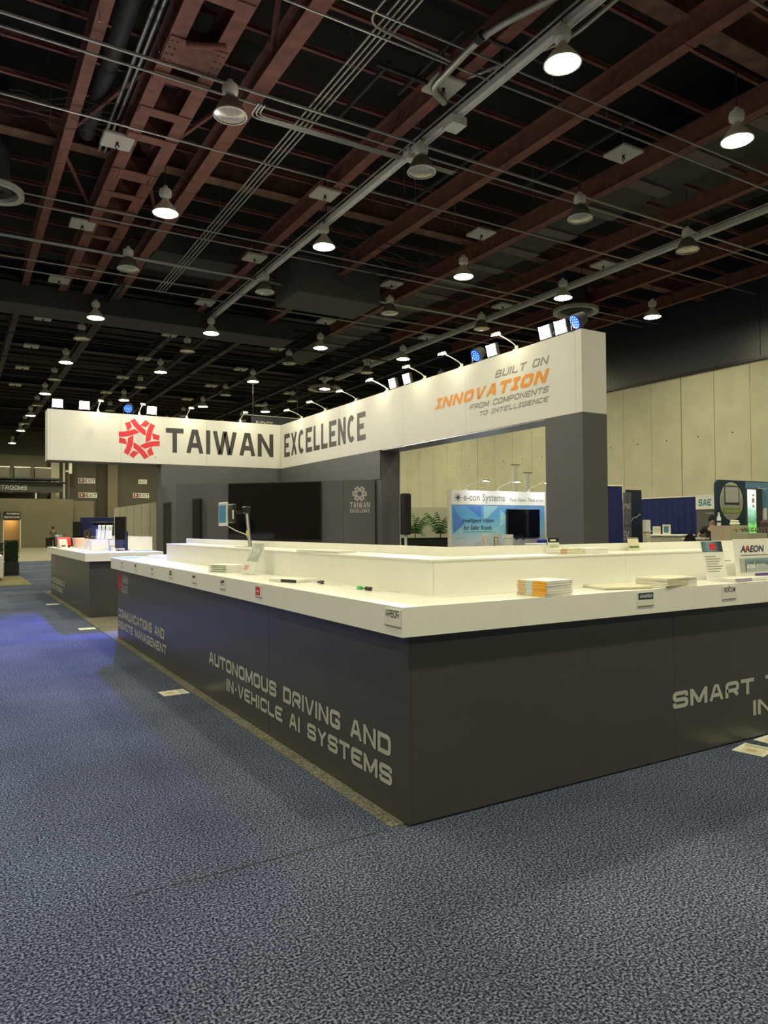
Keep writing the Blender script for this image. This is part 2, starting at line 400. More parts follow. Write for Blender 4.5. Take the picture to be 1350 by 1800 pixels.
# restroom block in front of the end wall
rb = thing('restroom_block', 'low taupe restroom block with two lit doorways at the far end wall', 'building', (2, 70, 0))
RY = 69.0
B('front_wall', (-10, RY, 2.35), (8.75, RY + .3, 4.2), taupe, rb)
for a, b_ in ((-10, 1.6), (3.15, 3.6), (4.85, 8.75)): B('front_wall', (a, RY, 0), (b_, RY + .3, 2.35), taupe, rb)
B('side_wall', (8.75, RY, 0), (9.05, YB - .3, 4.2), taupe, rb); B('roof', (-10, RY + .3, 4.05), (8.75, YB - .3, 4.2), taupe2, rb)
B('return_wall', (9.05, RY + .9, 0), (10.9, RY + 1.1, 4.1), taupe, rb)
tanw = mat('warm_tile', (.55, .36, .16), .5)
for a, b_ in ((1.6, 3.15), (3.6, 4.85)):
    B('doorway_back', (a - .1, RY + 1.9, 0), (b_ + .1, RY + 2.0, 2.7), tanw, rb)
    B('door_frame', (a - .06, RY - .03, 0), (a + .02, RY + .02, 2.4), whitem, rb); B('door_frame', (b_ - .02, RY - .03, 0), (b_ + .06, RY + .02, 2.4), whitem, rb)
    B('ceiling_light', (a + .3, RY + 1.0, 2.52), (b_ - .3, RY + 1.6, 2.55), mat('warm_panel_light', (.9, .7, .4), emit=(1, .72, .35), es=9), rb)
for nm, cx, t1 in (('women', 4.25, "WOMEN'S"), ('men', 2.75, "MEN'S")):
    sg = thing('restroom_sign', "black sign reading WOMEN'S RESTROOMS above the right restroom doorway" if nm == 'women' else "black sign above the left restroom doorway, half out of the picture", 'sign', (cx, RY - .04, 2.4))
    B('board', (cx - .68, RY - .05, 2.42), (cx + .62, RY - .005, 3.08), black, sg)
    print_on('lettering', font_text(t1, 1.0 if nm == 'women' else .7, .17, .01), (cx - .45, RY - .05, 2.82), *LY, paper, sg, .006)
    print_on('lettering', font_text('RESTROOMS', 1.15, .17, .01), (cx - .6, RY - .05, 2.52), *LY, paper, sg, .006)
big = thing('restrooms_board', 'long dark hanging board lettered RESTROOMS above the low wall', 'sign', (3, RY, 4.2))
B('board', (-2.5, RY - .1, 4.75), (8.2, RY + .05, 5.55), mat('dark_board', (.05, .05, .045), .7), big)
print_on('lettering', stroke_text('RESTROOMS', 2.95, .40, .2), (2.4, RY - .1, 4.93), *LY, vinyl, big, .01)
for x in (3.0, 6.0): B('post', (x, RY - .05, 4.2), (x + .12, RY + .05, 4.75), whitem, big)
for k, x in enumerate((1.2, 3.4, 5.0, 6.6)):
    t = thing('stacked_crate', ['first', 'second', 'third', 'fourth'][k] + ' grey crate from the left on the shelf over the restrooms board', 'crate', (x, RY, 5.55), 'crates on the far shelf')
    B('body', (x - .6, RY - .02, 5.98), (x + .6, RY + 1.2, 6.85), mat('grey_crate', (.10, .095, .08), .8), t); B('lid', (x - .64, RY - .05, 6.85), (x + .64, RY + 1.25, 6.93), whitem, t)
sh = thing('steel_rack', 'dark steel rack carrying crates above the restrooms board', 'rack', (4, RY, 5.55))
B('shelf', (-3, RY - .3, 5.85), (8.0, RY + 1.3, 5.98), blacksteel, sh); B('shelf', (-3, RY - .3, 5.6), (8.5, RY + 1.3, 5.68), blacksteel, sh)
for x in (1, 4, 7.6): B('upright', (x, RY + 1.2, 5.55), (x + .1, RY + 1.3, 5.85), blacksteel, sh)
for lab, x, z, w_, tx in (('upper exit sign with an arrow, left of the wall column', 10.6, 6.05, 1.45, '-EXIT'), ('lower exit sign with a running figure, left of the wall column', 10.7, 4.7, 1.6, 'EXIT'),
                       ('small upper exit sign right of the wall column', 15.65, 6.1, .8, 'EXIT'), ('lower exit sign with a running figure, right of the wall column', 15.5, 4.75, 1.5, 'EXIT')):
    e = thing('exit_sign', 'white ' + lab, 'sign', (x, YB, z), 'exit signs on the end wall')
    h = .48 if w_ > 1 else .42
    ebd = B('board', (x - w_ / 2, YB - .08, z - h / 2), (x + w_ / 2, YB, z + h / 2), paper, e)
    redink = mat('dark_red_print', (.22, .05, .04), .5)
    if w_ > 1:
        print_on('lettering', stroke_text('EXIT', w_ * .6, h * .66, .2), (x - w_ * .13, YB - .08, z - h * .33), *LY, ink, ebd, .01)
        print_on('pictogram', rect(w_ * .30, h * .8), (x - w_ * .47, YB - .08, z - h * .4), *LY, redink, ebd, .01)
        print_on('running_figure', ([(.1, .05), (.16, .05), (.22, .17), (.3, .12), (.33, .16), (.22, .24), (.25, .32), (.18, .34), (.08, .28), (.1, .24), (.16, .26), (.15, .18)], [tuple(range(12))]), (x - w_ * .46, YB - .08, z - h * .38), *LY, paper, ebd, .016)
    else: print_on('lettering', stroke_text('EXIT', w_ * .75, h * .5, .2), (x - w_ * .37, YB - .08, z - h * .25), *LY, redink, ebd, .01)
pj = thing('wall_projector', 'white bracket projector box high on the end wall under the sign edge', 'projector', (9.1, YB - 1.5, 6.6))
B('housing', (8.85, YB - 1.8, 6.55), (9.1, YB - 1.4, 8.3), whitem, pj); B('bracket', (8.6, YB - 1.6, 6.7), (8.85, YB - 1.45, 6.85), whitem, pj); B('arm', (9.0, YB - 1.5, 6.6), (9.06, YB, 6.66), blacksteel, pj)

# ------------------------------------------------------------------ ceiling: deck, girders, beams, purlins, conduit
ce = struct(B('ceiling', (-16, -14, ZD), (XW, YB, ZD + .2), deckm), 'dark open roof deck over red primed steel beams and conduit')
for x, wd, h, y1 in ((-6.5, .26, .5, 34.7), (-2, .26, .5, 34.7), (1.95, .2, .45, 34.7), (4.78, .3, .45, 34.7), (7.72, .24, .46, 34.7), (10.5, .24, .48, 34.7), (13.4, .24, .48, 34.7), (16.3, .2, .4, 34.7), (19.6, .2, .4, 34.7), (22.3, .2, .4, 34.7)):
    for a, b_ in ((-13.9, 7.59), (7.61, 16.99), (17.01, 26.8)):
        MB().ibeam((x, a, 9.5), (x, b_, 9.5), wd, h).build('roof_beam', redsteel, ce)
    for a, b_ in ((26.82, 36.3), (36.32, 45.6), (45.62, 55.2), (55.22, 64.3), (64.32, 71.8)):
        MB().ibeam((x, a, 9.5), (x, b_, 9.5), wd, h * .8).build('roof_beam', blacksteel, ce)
GIR = (-2.2, 7.7, 17.05, 26.9, 36.6, 46.4, 56.2, 66.0)
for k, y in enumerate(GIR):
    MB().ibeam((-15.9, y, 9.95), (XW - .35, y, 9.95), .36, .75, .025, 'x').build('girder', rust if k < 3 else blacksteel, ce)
y = -12.6; k = 0
while y < 70:
    if min(abs(y - g) for g in GIR) > .35:
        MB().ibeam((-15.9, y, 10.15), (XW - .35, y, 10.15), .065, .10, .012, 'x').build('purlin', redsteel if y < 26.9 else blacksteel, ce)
    y += 1.16
# the ladder-like girder: two channels tied by batten plates
for a, b_ in ((-13.9, 7.59), (7.61, 16.99), (17.01, 26.0)):
    for x in (3.06, 3.80):
        MB().box((x - .13, a, 9.45), (x + .13, b_, 9.475)).box((x - .012, a, 9.475), (x + .012, b_, 9.92)).box((x - .13, a, 9.92), (x + .13, b_, 9.945)).build('channel', redsteel, ce)
for y, dy in ((7.2, .12), (8.3, .12), (9.4, .12), (10.4, .12), (11.92, .36), (12.72, .14), (13.92, .13), (14.95, .13), (16.69, .22), (17.82, .13), (18.79, .1), (19.64, .1), (20.67, .1), (21.73, .1), (23.03, .1), (24.15, .1)):
    bt = B('batten_plate', (2.95, y - dy, 9.425), (3.91, y + dy, 9.449), redsteel, ce)
    B('diaphragm', (3.08, y - .012, 9.475), (3.78, y + .012, 9.9), redsteel, bt)
    if dy > .2:
        for x in (3.0, 3.09, 3.77, 3.86):
            for q in (-.7, -.2, .3, .75): MB().cyl((x, y + q * dy, 9.405), (x, y + q * dy, 9.425), .016, 6).build('bolt', rust, bt)
MB().cyl((3.2, 11.55, 9.36), (3.75, 11.2, 9.30), .05, 8).build('steel_stub', redsteel, ce)
for a, b_ in ((1.95, 3.08), (3.78, 4.78)):
    for y0, y1 in ((8.6, 11.8), (16.6, 13.2), (17.0, 20.2)): MB().box((0, 0, 0), (0, 0, 0)).cyl((a, y0, 9.9), (b_, y1, 9.95), .05, 5).build('brace', redsteel, ce)
# ducts and pipes
MB().cyl((2.45, 7.9, 10.2), (2.45, 16.8, 10.2), .17, 14).build('pipe', duct, ce, smooth=True)
for x in (2.72, 2.84): MB().cyl((x, 7.9, 9.9), (x, 16.8, 9.9), .04, 8).build('pipe', metal, ce)
B('duct', (1.0, 26.2, 8.9), (11.5, 27.6, 9.6), duct, ce); B('duct', (9.0, 20.2, 8.75), (11.9, 22.0, 9.9), mat('grey_duct_box', (.075, .075, .072), .7), ce)
B('duct', (4.9, 21.0, 9.5), (7.4, 22.6, 10.1), duct, ce); B('duct', (14.2, 8.2, 9.9), (15.4, 34, 10.6), duct, ce); B('duct', (15.9, 5, 10.5), (18.9, 14.0, 11.2), duct, ce)
for k in range(14): B('duct_rib', (14.15, 8.5 + k * 1.6, 9.86), (15.45, 8.9 + k * 1.6, 9.9), mat('dull_brown', (.13, .10, .09), .7), ce)
for x in (5.76, 5.86, 5.96, 6.06): MB().cyl((x, 8.4, 9.5), (x, 24.5, 9.5), .022, 6).build('conduit', metal, ce)
for y, z, r in ((6.35, 9.4, .028), (9.45, 9.42, .02), (9.9, 9.42, .02), (12.28, 9.4, .03), (12.6, 9.38, .022), (14.6, 9.4, .02), (18.6, 9.35, .02), (19.3, 9.4, .02), (21.5, 9.35, .045), (23.0, 9.3, .02), (24.3, 9.4, .02), (28.5, 9.2, .03), (31.5, 9.2, .03), (36.0, 9.2, .03), (40, 9.2, .03), (47, 9.2, .03)):
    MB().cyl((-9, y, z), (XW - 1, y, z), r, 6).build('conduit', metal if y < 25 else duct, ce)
def arc(pts, rad=.3): return [tuple(p) for p in rounded([Vector(p) for p in pts], rad, False)]
MB().tube(arc([(7.9, 7.7, 9.55), (7.25, 8.9, 9.4), (7.3, 10.55, 9.35), (7.75, 10.75, 9.35)], .5), .065, 10).build('bent_pipe', metal, ce, smooth=True)
MB().tube(arc([(8.6, 7.4, 9.5), (8.65, 8.5, 9.5), (7.65, 10.6, 9.55)], .4), .035, 8).build('bent_pipe', metal, ce, smooth=True)
MB().cyl((7.25, 9.0, 9.4), (7.26, 9.14, 9.4), .085, 10).build('pipe_collar', blacksteel, ce)
MB().tube(arc([(5.5, 8.9, 9.4), (5.5, 9.7, 9.4), (7.2, 9.8, 9.4)], .3), .02, 6).build('conduit', metal, ce)
for dx in (0, .06, .12): MB().tube(arc([(4.8 + dx, 12.5, 9.36), (4.8 + dx, 13.0 - dx, 9.36), (9.5, 12.9 - dx, 9.36)], .2), .018, 6).build('conduit', metal, ce)
# slotted strut trunking
for x, z, y0, y1 in ((8.2, 9.3, 4.0, 28.0), (17.35, 9.3, 4.0, 34), (-1, 9.3, 4, 34), (8.9, 9.3, 29, 60), (4.6, 9.3, 24, 36), (17.6, 9.2, 35, 60)):
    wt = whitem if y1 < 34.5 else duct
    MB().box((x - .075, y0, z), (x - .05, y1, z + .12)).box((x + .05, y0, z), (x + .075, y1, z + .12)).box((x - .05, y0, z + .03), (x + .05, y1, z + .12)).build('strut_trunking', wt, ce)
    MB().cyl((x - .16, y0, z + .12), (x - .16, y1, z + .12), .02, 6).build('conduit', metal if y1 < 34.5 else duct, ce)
    yy = y0 + 1
    while yy < min(y1, 34): B('hanger_rod', (x - .012, yy, z + .12), (x + .012, yy + .024, 10.15), blacksteel, ce); yy += 2.32
    if x == 8.2:
        B('joint_box', (8.05, 10.9, 9.16), (8.38, 11.25, 9.32), whitem, ce); B('joint_box', (8.08, 12.5, 9.2), (8.3, 12.7, 9.44), whitem, ce)
for k in range(26):
    x, y = random.uniform(1, 16), random.uniform(8.5, 24); MB().cyl((x, y, 9.35), (x, y, 10.2), .008, 4).build('hanger_rod', metal, ce)
for x0, y0, x1, y1 in ((7.0, 9.2, 9.0, 11.2), (6.4, 10.5, 6.4, 12.5), (11.5, 9.5, 11.5, 13), (9.6, 12, 9.6, 15)): B('strut_rail', (min(x0, x1), y0, 9.5), (min(x0, x1) + .05, y1, 9.56), blacksteel, ce)
B('strut_rail', (6.2, 10.55, 9.44), (8.2, 10.6, 9.5), blacksteel, ce); B('strut_rail', (7.3, 9.1, 9.46), (9.2, 9.15, 9.52), blacksteel, ce)
for k in range(9):   # loose cable swags between the beams
    y = 17.2 + k * .55; pts = [(9.4 + 3.6 * t / 10 + .15 * sin(k * 3), y + .2 * sin(t + k), 9.75 - (.35 + .05 * k % .3) * sin(pi * t / 10)) for t in range(11)]
    MB().tube(pts, .013, 4).build('cable_swag', duct, ce)
for k in range(5):
    y = 14.6 + k * .2; MB().tube([(.8 + .25 * t, y - .1 * t * (k % 2), 9.5 + .05 * sin(t * 1.7 + k)) for t in range(8)], .006, 4).build('cable_swag', duct, ce)
n = 0   # rows of pale power-drop boxes hung from short poles
boxm = mat('pale_drop_box', (.50, .48, .42), .6)
t0 = None
RW = ['nearest', 'second', 'third', 'fourth', 'fifth', 'sixth', 'seventh', 'farthest']
COLN = {2.83: 'leftmost', 7.55: 'second', 12.25: 'third', 16.95: 'rightmost'}
for j, y in enumerate((10.5, 15.35, 20.05, 24.9, 29.7, 34.5, 39.3, 44.1)):
    for x in COLN:
        if (x, y) in ((2.83, 10.5), (16.95, 10.5)): continue
        lab = f'pale square power-drop box, {COLN[x]} of the {RW[j]} row of boxes from the viewer'
        if t0 is None:
            t0 = thing('power_drop_box', lab, 'ceiling box', (x, y, 9.5), 'power-drop boxes under the roof beams')
            B('box_tray', (x - .3, y - .3, 9.42), (x + .3, y + .3, 9.5), boxm, t0, .02)
            MB().cyl((x, y, 9.5), (x, y, 10.18), .022, 6).build('pole', blacksteel, t0)
            MB().cyl((x, y, 9.36), (x, y, 9.42), .03, 8).build('socket', black, t0)
            MB().tube([(x + .04 * cos(a), y, 9.33 + .04 * sin(a)) for a in [i * .6 for i in range(9)]], .012, 5).build('hook', black, t0)
        else: dup(t0, (x, y, 9.5), lab)
for x, y, R in ((.75, 18.6, .62), (17.6, 36.0, .9), (19.2, 18.7, .8)):
    t = MB().lathe([(R * .75, .12), (R * .8, 0), (R, -.02), (R, .1), (R * .8, .2)], 28, (x, y, 9.2)).build('air_diffuser', boxm, ce, smooth=True)
    MB().lathe([(R * .3, .08), (R * .5, 0), (R * .62, .1), (R * .45, .2)], 24, (x, y, 9.2)).build('inner_cone', duct, t, smooth=True)
    MB().cyl((x, y, 9.3), (x, y, ZD), R * .5, 16).build('neck', duct, t)

# ------------------------------------------------------------------ high-bay lamps
def make_bay(lit, loc, label, group):
    t = thing('high_bay_lamp', label, 'ceiling lamp', loc, group); x, y, z = loc
    MB().cyl((x, y, z + .62), (x, y, z + 1.6), .012, 6).build('hanger', blacksteel, t)
    MB().lathe([(.0, .62), (.05, .62), (.06, .56), (.13, .53), (.145, .45), (.13, .38), (.07, .34), (.05, .32)], 18, loc).build('ballast_housing', whitem, t, smooth=True)
    prof = [(.06, .33), (.12, .31), (.19, .22), (.25, .09), (.28, .0), (.272, .0), (.24, .09), (.18, .21), (.11, .29), (.0, .30)] if not lit else [(.06, .33), (.10, .26), (.19, .15), (.25, .06), (.28, .0), (.272, .0), (.24, .05), (.18, .13), (.09, .22), (.0, .24)]
    rf_ = MB().lathe(prof, 24, loc).build('reflector', reflm if not lit else mat('lit_reflector', (.75, .73, .6), .5), t, smooth=True)  # paler yellowish bell on lit lamps: their glow is put into the colour
    MB().lathe([(.272, .012), (.29, .012), (.295, -.012), (.272, -.012)], 24, loc).build('rim', whitem, rf_, smooth=True)
    MB().lathe([(.27, .0), (.18, -.02), (.001, -.03)], 20, loc).build('lens', baylens if lit else baylens_off, rf_, smooth=not lit)
    if not lit: MB().lathe([(.0, -.02), (.05, 0), (.06, .08), (.04, .2)], 12, (x, y, z)).build('bulb', whitem, rf_, smooth=True)
    return t
XC = [4.1, 8.1, 12.55, 16.45, 20.65]; YL = [8.1, 16.55, 26.0, 33.6, 41.9, 50.3, 58.3, 67.0]; YU = [12.05, 20.65, 29.15, 37.75, 46.1, 54.4]
ordn = ['first', 'second', 'third', 'fourth', 'fifth', 'sixth', 'seventh', 'eighth']
proto = {}
for lit, rows in ((True, YL), (False, YU)):
    for j, y in enumerate(rows):
        for i, x in enumerate(XC):
            s = f"{'lit' if lit else 'unlit'} high bay lamp, {ordn[i]} from the left in the {ordn[j]} {'lit' if lit else 'unlit'} row from the viewer"
            if lit not in proto: proto[lit] = make_bay(lit, (x, y, 8.7), s, ('lit' if lit else 'unlit') + ' high bay lamps')
            else: dup(proto[lit], (x, y, 8.7), s)
for x in XC + [0, -4.3, -8.6, -12.8]:  # unseen lamps continuing the grid, added only to light the hall
    for y in (([] if x > 1 else YL[:6]) + [-.3, -8.7]): dup(proto[True], (x, y, 8.7), 'unseen lit high bay lamp added outside the picture to light the hall')

# ================================================================== THE BOOTH
# ------------------------------------------------------------------ sign frame: white fascia on charcoal walls and pillar
FX, FY, Z0, Z1 = 7.8, 18.7, 3.16, 4.37
bf = thing('exhibition_stand', 'tall corner booth frame with white TAIWAN EXCELLENCE fascia on charcoal walls and pillar', 'booth frame', (7.8, 18.7, 0))
B('fascia_core', (1.9, FY + .015, Z0), (FX + .5, FY + .5, Z1), fascia_m, bf); B('fascia_core', (FX + .015, 7.505, Z0), (FX + .5, FY + .015, Z1), fascia_m, bf)
for a, b_ in ((1.885, 1.94), (1.94, 3.55), (3.55, 5.70), (5.70, FX)): B('fascia_panel', (a + .002, FY, Z0), (b_ - .002, FY + .014, Z1), fascia_m, bf)
for a, b_ in ((7.49, 7.62), (7.62, 10.27), (10.27, 12.33), (12.33, 15.12), (15.12, FY)): B('fascia_panel', (FX, a + .002, Z0), (FX + .014, b_ - .002, Z1), fascia_m, bf)
B('fascia_panel', (FX + .016, 7.49, Z0), (FX + .5, 7.504, Z1), fascia_m, bf); B('fascia_panel', (1.885, FY + .016, Z0), (1.899, FY + .5, Z1), fascia_m, bf)
B('soffit', (FX + .01, 8.27, Z0 - .02), (FX + .5, 13.2, Z0 - .001), mat('soffit_metal', (.32, .32, .33), .3, .6), bf); B('soffit', (1.9, FY + .02, Z0 - .02), (4.5, FY + .5, Z0 - .001), darkm, bf)
B('pillar', (FX + .004, 7.494, 0), (FX + .506, 8.26, Z0 - .001), darkm, bf)
B('back_wall', (4.52, FY + .03, 0), (FX + .5, FY + .5, Z0 - .001), darkm, bf); B('side_wall', (FX + .03, 13.28, 0), (FX + .5, FY + .03, Z0 - .001), darkm, bf)
B('header_panel', (FX + .004, 13.285, 2.54), (FX + .029, FY + .03, Z0 - .001), darkm, bf); B('header_panel', (4.53, FY + .005, 2.54), (FX + .004, FY + .029, Z0 - .001), darkm, bf)
B('trim_strip', (FX + .485, 13.26, 0), (FX + .505, 13.279, Z0 - .02), whitem, bf)
tv_, tf = stroke_text('TAIWAN', 2.93, .63, .20, .80, .12); print_on('lettering', (tv_, tf), (4.64, FY, 3.465), *LY, inkm, bf)
ex = stroke_text('EXCELLENCE'.replace('C', '\u010c'), 4.58, .63, .195, .66, .14, .0); print_on('lettering', ex, (FX, 18.47, 3.45), *LX, inkm, bf)
print_on('emblem', emblem2(.5), (3.99, FY, 3.77), *LY, red, bf); print_on('registered_mark', disc2(0, 0, .025, .025, 12), (4.38, FY, 3.325), *LY, vinyl, bf)
for tx, yl, yr, zb, h, m_, st, sh in (('BUILT ON', 9.45, 8.15, 3.995, .125, greyv, .20, .35), ('INNOVATION'.replace('I', 'J'), 11.21, 8.15, 3.715, .205, orange, .30, .38),
                                      ('FROM COMPONENTS', 10.15, 8.16, 3.556, .095, greyv, .20, .35), ('TO JNTELLJGENCE', 9.89, 8.16, 3.415, .08, greyv, .20, .35)):
    print_on('lettering', stroke_text(tx, yl - yr, h, st, 1.1, .2, .2, sh), (FX, yl, zb), *LX, m_, bf)
# ------------------------------------------------------------------ lamps on the fascia
def flood(p, face, label):
    t = thing('flood_light', label, 'flood light', (0, 0, 0), 'floodlights along the top of the fascia'); t.location = p
    t.rotation_euler[2] = 0 if face == 'y' else -pi / 2; ORG[t.name] = (0, 0, 0)
    MB().box((-.13, -.02, 0), (.13, .06, .012)).box((-.13, .01, 0), (-.12, .03, .16)).box((.12, .01, 0), (.13, .03, .16)).build('bracket', blacksteel, t)
    d = radians(14); c = Vector((0, 0, .16))
    def q(x, y, z): return (x, y * cos(d) + z * sin(d) * -1 * -1 * 0 + y * 0 - z * sin(d) * 0 + 0, z) if False else (x, y * cos(d) - z * -sin(d) * -1, .16 + z * cos(d) + y * sin(d))
    def bx(x0, x1, y0, y1, z0, z1): 
        m = MB().box((x0, y0, z0), (x1, y1, z1)); m.v = [q(*v) for v in m.v]; return m
    hs = bx(-.118, .118, -.01, .05, -.10, .10).build('housing', blacksteel, t)
    rim = bx(-.118, -.108, -.03, -.01, -.10, .10); rim.v += bx(.108, .118, -.03, -.01, -.10, .10).v; rim.f += [tuple(i + 8 for i in f) for f in rim.f[:6]]; rim.build('rim', whitem, hs)
    led = MB().add([q(-.105, -.012, -.09), q(.105, -.012, -.09), q(.105, -.012, .09), q(-.105, -.012, .09)], [(0, 1, 2, 3)]).build('led_panel', floodl, hs)
    return t
for x, lab in ((2.11, 'white floodlight at the far left end of the fascia'), (2.71, 'white floodlight second from the left end of the fascia'), (4.31, 'white floodlight above the red emblem, right of the blue spot')): flood((x, FY + .1, Z1), 'y', lab)
for y, lab in ((12.88, 'left of the paired floodlights at mid fascia, right of EXCELLENCE'), (12.33, 'right of the paired floodlights at mid fascia, right of EXCELLENCE'), (9.63, 'single floodlight beside the middle blue spot on the right fascia'), (8.33, 'left of the two big floodlights near the right fascia end'), (7.99, 'floodlight next to the blue spot at the right fascia end')): flood((FX + .1, y, Z1), 'x', lab)
def armlamp(p, face, label):
    t = thing('arm_lamp', label, 'arm lamp', p, 'arm lamps lighting the fascia'); t.rotation_euler[2] = 0 if face == 'y' else -pi / 2; ORG[t.name] = (0, 0, 0)
    MB().box((-.03, -.01, 0), (.03, .09, .03)).box((-.02, .02, .03), (.02, .06, .09)).build('clamp', whitem, t)
    MB().tube([(0, .04, .07), (0, -.03, .12), (0, -.18, .18), (0, -.34, .225)], .009, 6).build('arm', whitem, t)
    hd = MB().add([(-.05, -.45, .20), (.05, -.45, .20), (.05, -.33, .235), (-.05, -.33, .235), (-.05, -.45, .235), (.05, -.45, .235), (.05, -.35, .262), (-.05, -.35, .262)],
             [(4, 5, 6, 7), (0, 1, 5, 4), (1, 2, 6, 5), (2, 3, 7, 6), (3, 0, 4, 7)]).build('head', whitem, t)
    MB().add([(-.052, -.452, .197), (.052, -.452, .197), (.052, -.33, .222), (-.052, -.33, .222)], [(3, 2, 1, 0)]).build('led', arml, hd)
    return t
for k, x in enumerate((3.02, 4.0, 5.2, 6.65)): armlamp((x, FY + .05, Z1), 'y', f'small white arm lamp over the left fascia, {ordn[k]} from the left')
for k, y in enumerate((17.5, 16.09, 14.49, 13.11, 11.68, 10.49, 9.0)): armlamp((FX + .05, y, Z1), 'x', f'small white arm lamp over the right fascia, {ordn[k]} counting from the inner corner')
def par(p, aim, label, power, spread=25):
    t = thing('blue_spot_lamp', label, 'spot lamp', p, 'blue stage spots on the fascia'); ORG[t.name] = (0, 0, 0)
    p = Vector(p); c = Vector((0, 0, .17)); d = (Vector(aim) - p - c).normalized(); a = d.cross(Vector((0, 0, 1))).normalized(); u = a.cross(d)
    MB().box((-.12, -.03, 0), (.12, .03, .012)).cyl((-.11, 0, 0), (-.125, 0, .17), .01, 5).cyl((.11, 0, 0), (.125, 0, .17), .01, 5).build('yoke', blacksteel, t)
    cn = MB().cyl(c - d * .12, c + d * .05, .09, 20, .115).build('can', blacksteel, t, smooth=True)
    MB().cyl(c + d * .05, c + d * .056, .105, 20).build('lens', bluebody, cn)
    m = MB()
    for r_, n_ in ((.0, 1), (.042, 6), (.082, 12)):
        for i in range(n_):
            g = 2 * pi * i / n_ + .2; q = c + a * (r_ * cos(g)) + u * (r_ * sin(g)); m.cyl(q + d * .056, q + d * .062, .0115, 7)
    m.build('led_cluster', blueled, cn)
    l = bpy.data.lights.new('blue_beam', 'SPOT'); l.energy = power; l.color = (.06, .10, 1.0); l.spot_size = radians(spread); l.spot_blend = 1.0; l.shadow_soft_size = .08
    lo = bpy.data.objects.new('blue_beam', l); COL.objects.link(lo); lo.parent = t; lo.location = c + d * .09; lo.rotation_euler = d.to_track_quat('-Z', 'Y').to_euler()
par((3.74, FY + .1, Z1), (.5, 10.6, 0), 'round blue stage spot above the red emblem', PAR * 1.15, 40)
par((FX + .1, 10.04, Z1), (1.0, 9.9, 0), 'round blue stage spot over the middle of the right fascia', PAR)
par((FX + .1, 7.66, Z1), (.2, 9.6, 0), 'round blue stage spot at the right end of the fascia', PAR)
# ------------------------------------------------------------------ diagonal media wall under the sign
mw = thing('media_wall', 'diagonal charcoal storage wall with white emblem and black television', 'wall unit', (6.1, 15.2, 0))
foot = [(7.79, 13.48), (4.42, 16.85), (4.42, FY - .01), (7.79, FY - .01)]
MB().prism([(4.44, 16.87), (4.44, FY - .01), (7.79, FY - .01), (7.79, 13.52)], (0, 0, 0), (1, 0, 0), (0, 1, 0), (0, 0, 2.53)).build('core', darkm, mw)
du = Vector((.7071, -.7071, 0)); dn = Vector((-.7071, -.7071, 0)); d0 = Vector((4.42, 16.85, 0))
cuts = [0, 1.34, 2.70, 4.045, 4.766]
for a, b_ in zip(cuts, cuts[1:]):
    p = d0 + du * (a + .002); q = d0 + du * (b_ - .002)
    MB().prism([(0, 0), ((q - p).length, 0), ((q - p).length, 2.54), (0, 2.54)], p, du, (0, 0, 1), -dn * .015).build('front_panel', darkm, mw)
dr = B('door', (4.43, 17.30, .02), (4.44, 18.06, 2.12), black, mw)
B('side_panel', (4.42, 16.86, 0), (4.435, 17.28, 2.54), darkm, mw); B('side_panel', (4.42, 17.28, 2.14), (4.435, FY - .01, 2.54), darkm, mw); B('side_panel', (4.42, 18.08, 0), (4.435, FY - .01, 2.14), darkm, mw)
o = d0 + du * 4.42; print_on('emblem', emblem2(.165), o + Vector((0, 0, 2.24)), du, (0, 0, 1), vinyl, mw)
print_on('lettering', stroke_text('TAIWAN', .45, .125, .2, .78, .14), o - du * .22 + Vector((0, 0, 1.935)), du, (0, 0, 1), vinyl, mw)
print_on('lettering', stroke_text('EXCELLENCE'.replace('C', '\u010c'), .44, .075, .2, .62, .14, 0), o - du * .215 + Vector((0, 0, 1.835)), du, (0, 0, 1), vinyl, mw)
tv = thing('television', 'huge black wall television on the diagonal charcoal wall', 'television', tuple(d0 + du * 2.45 + Vector((0, 0, 1.25))))
def dbox(name, a, b_, z0, z1, n0, n1, m_, par_): 
    p = d0 + du * a + dn * n0; return MB().prism([(0, 0), (b_ - a, 0), (b_ - a, z1 - z0), (0, z1 - z0)], p + Vector((0, 0, z0)), du, (0, 0, 1), dn * (n1 - n0)).build(name, m_, par_)
tcs = dbox('case', 1.345, 3.555, 1.24, 2.525, .002, .06, black, tv); dbox('screen', 1.36, 3.54, 1.26, 2.51, .0605, .064, screen, tcs)
sp = thing('column_speaker', 'slim black column speaker on the wall left of the television', 'speaker', tuple(d0 + du * .6))
dbox('cabinet', .48, .66, 1.2, 2.19, .002, .12, black, sp); dbox('grille', .495, .645, 1.22, 2.17, .1205, .128, blackcl, sp)
sp2 = thing('column_speaker', 'slim black column speaker on a thin stand right of the charcoal wall end', 'speaker', (8.2, 12.9, 0))
B('cabinet', (8.1, 12.8, 1.35), (8.28, 12.98, 2.22), black, sp2, .02); B('grille', (8.115, 12.79, 1.38), (8.265, 12.799, 2.19), blackcl, sp2); B('pole', (8.17, 12.87, .02), (8.21, 12.91, 1.35), whitem, sp2); B('foot', (8.0, 12.7, 0.007), (8.38, 13.08, .03), black, sp2)

# ------------------------------------------------------------------ counters
X0, Y0, ZS, ZT = 1.963, 3.079, .962, 1.109

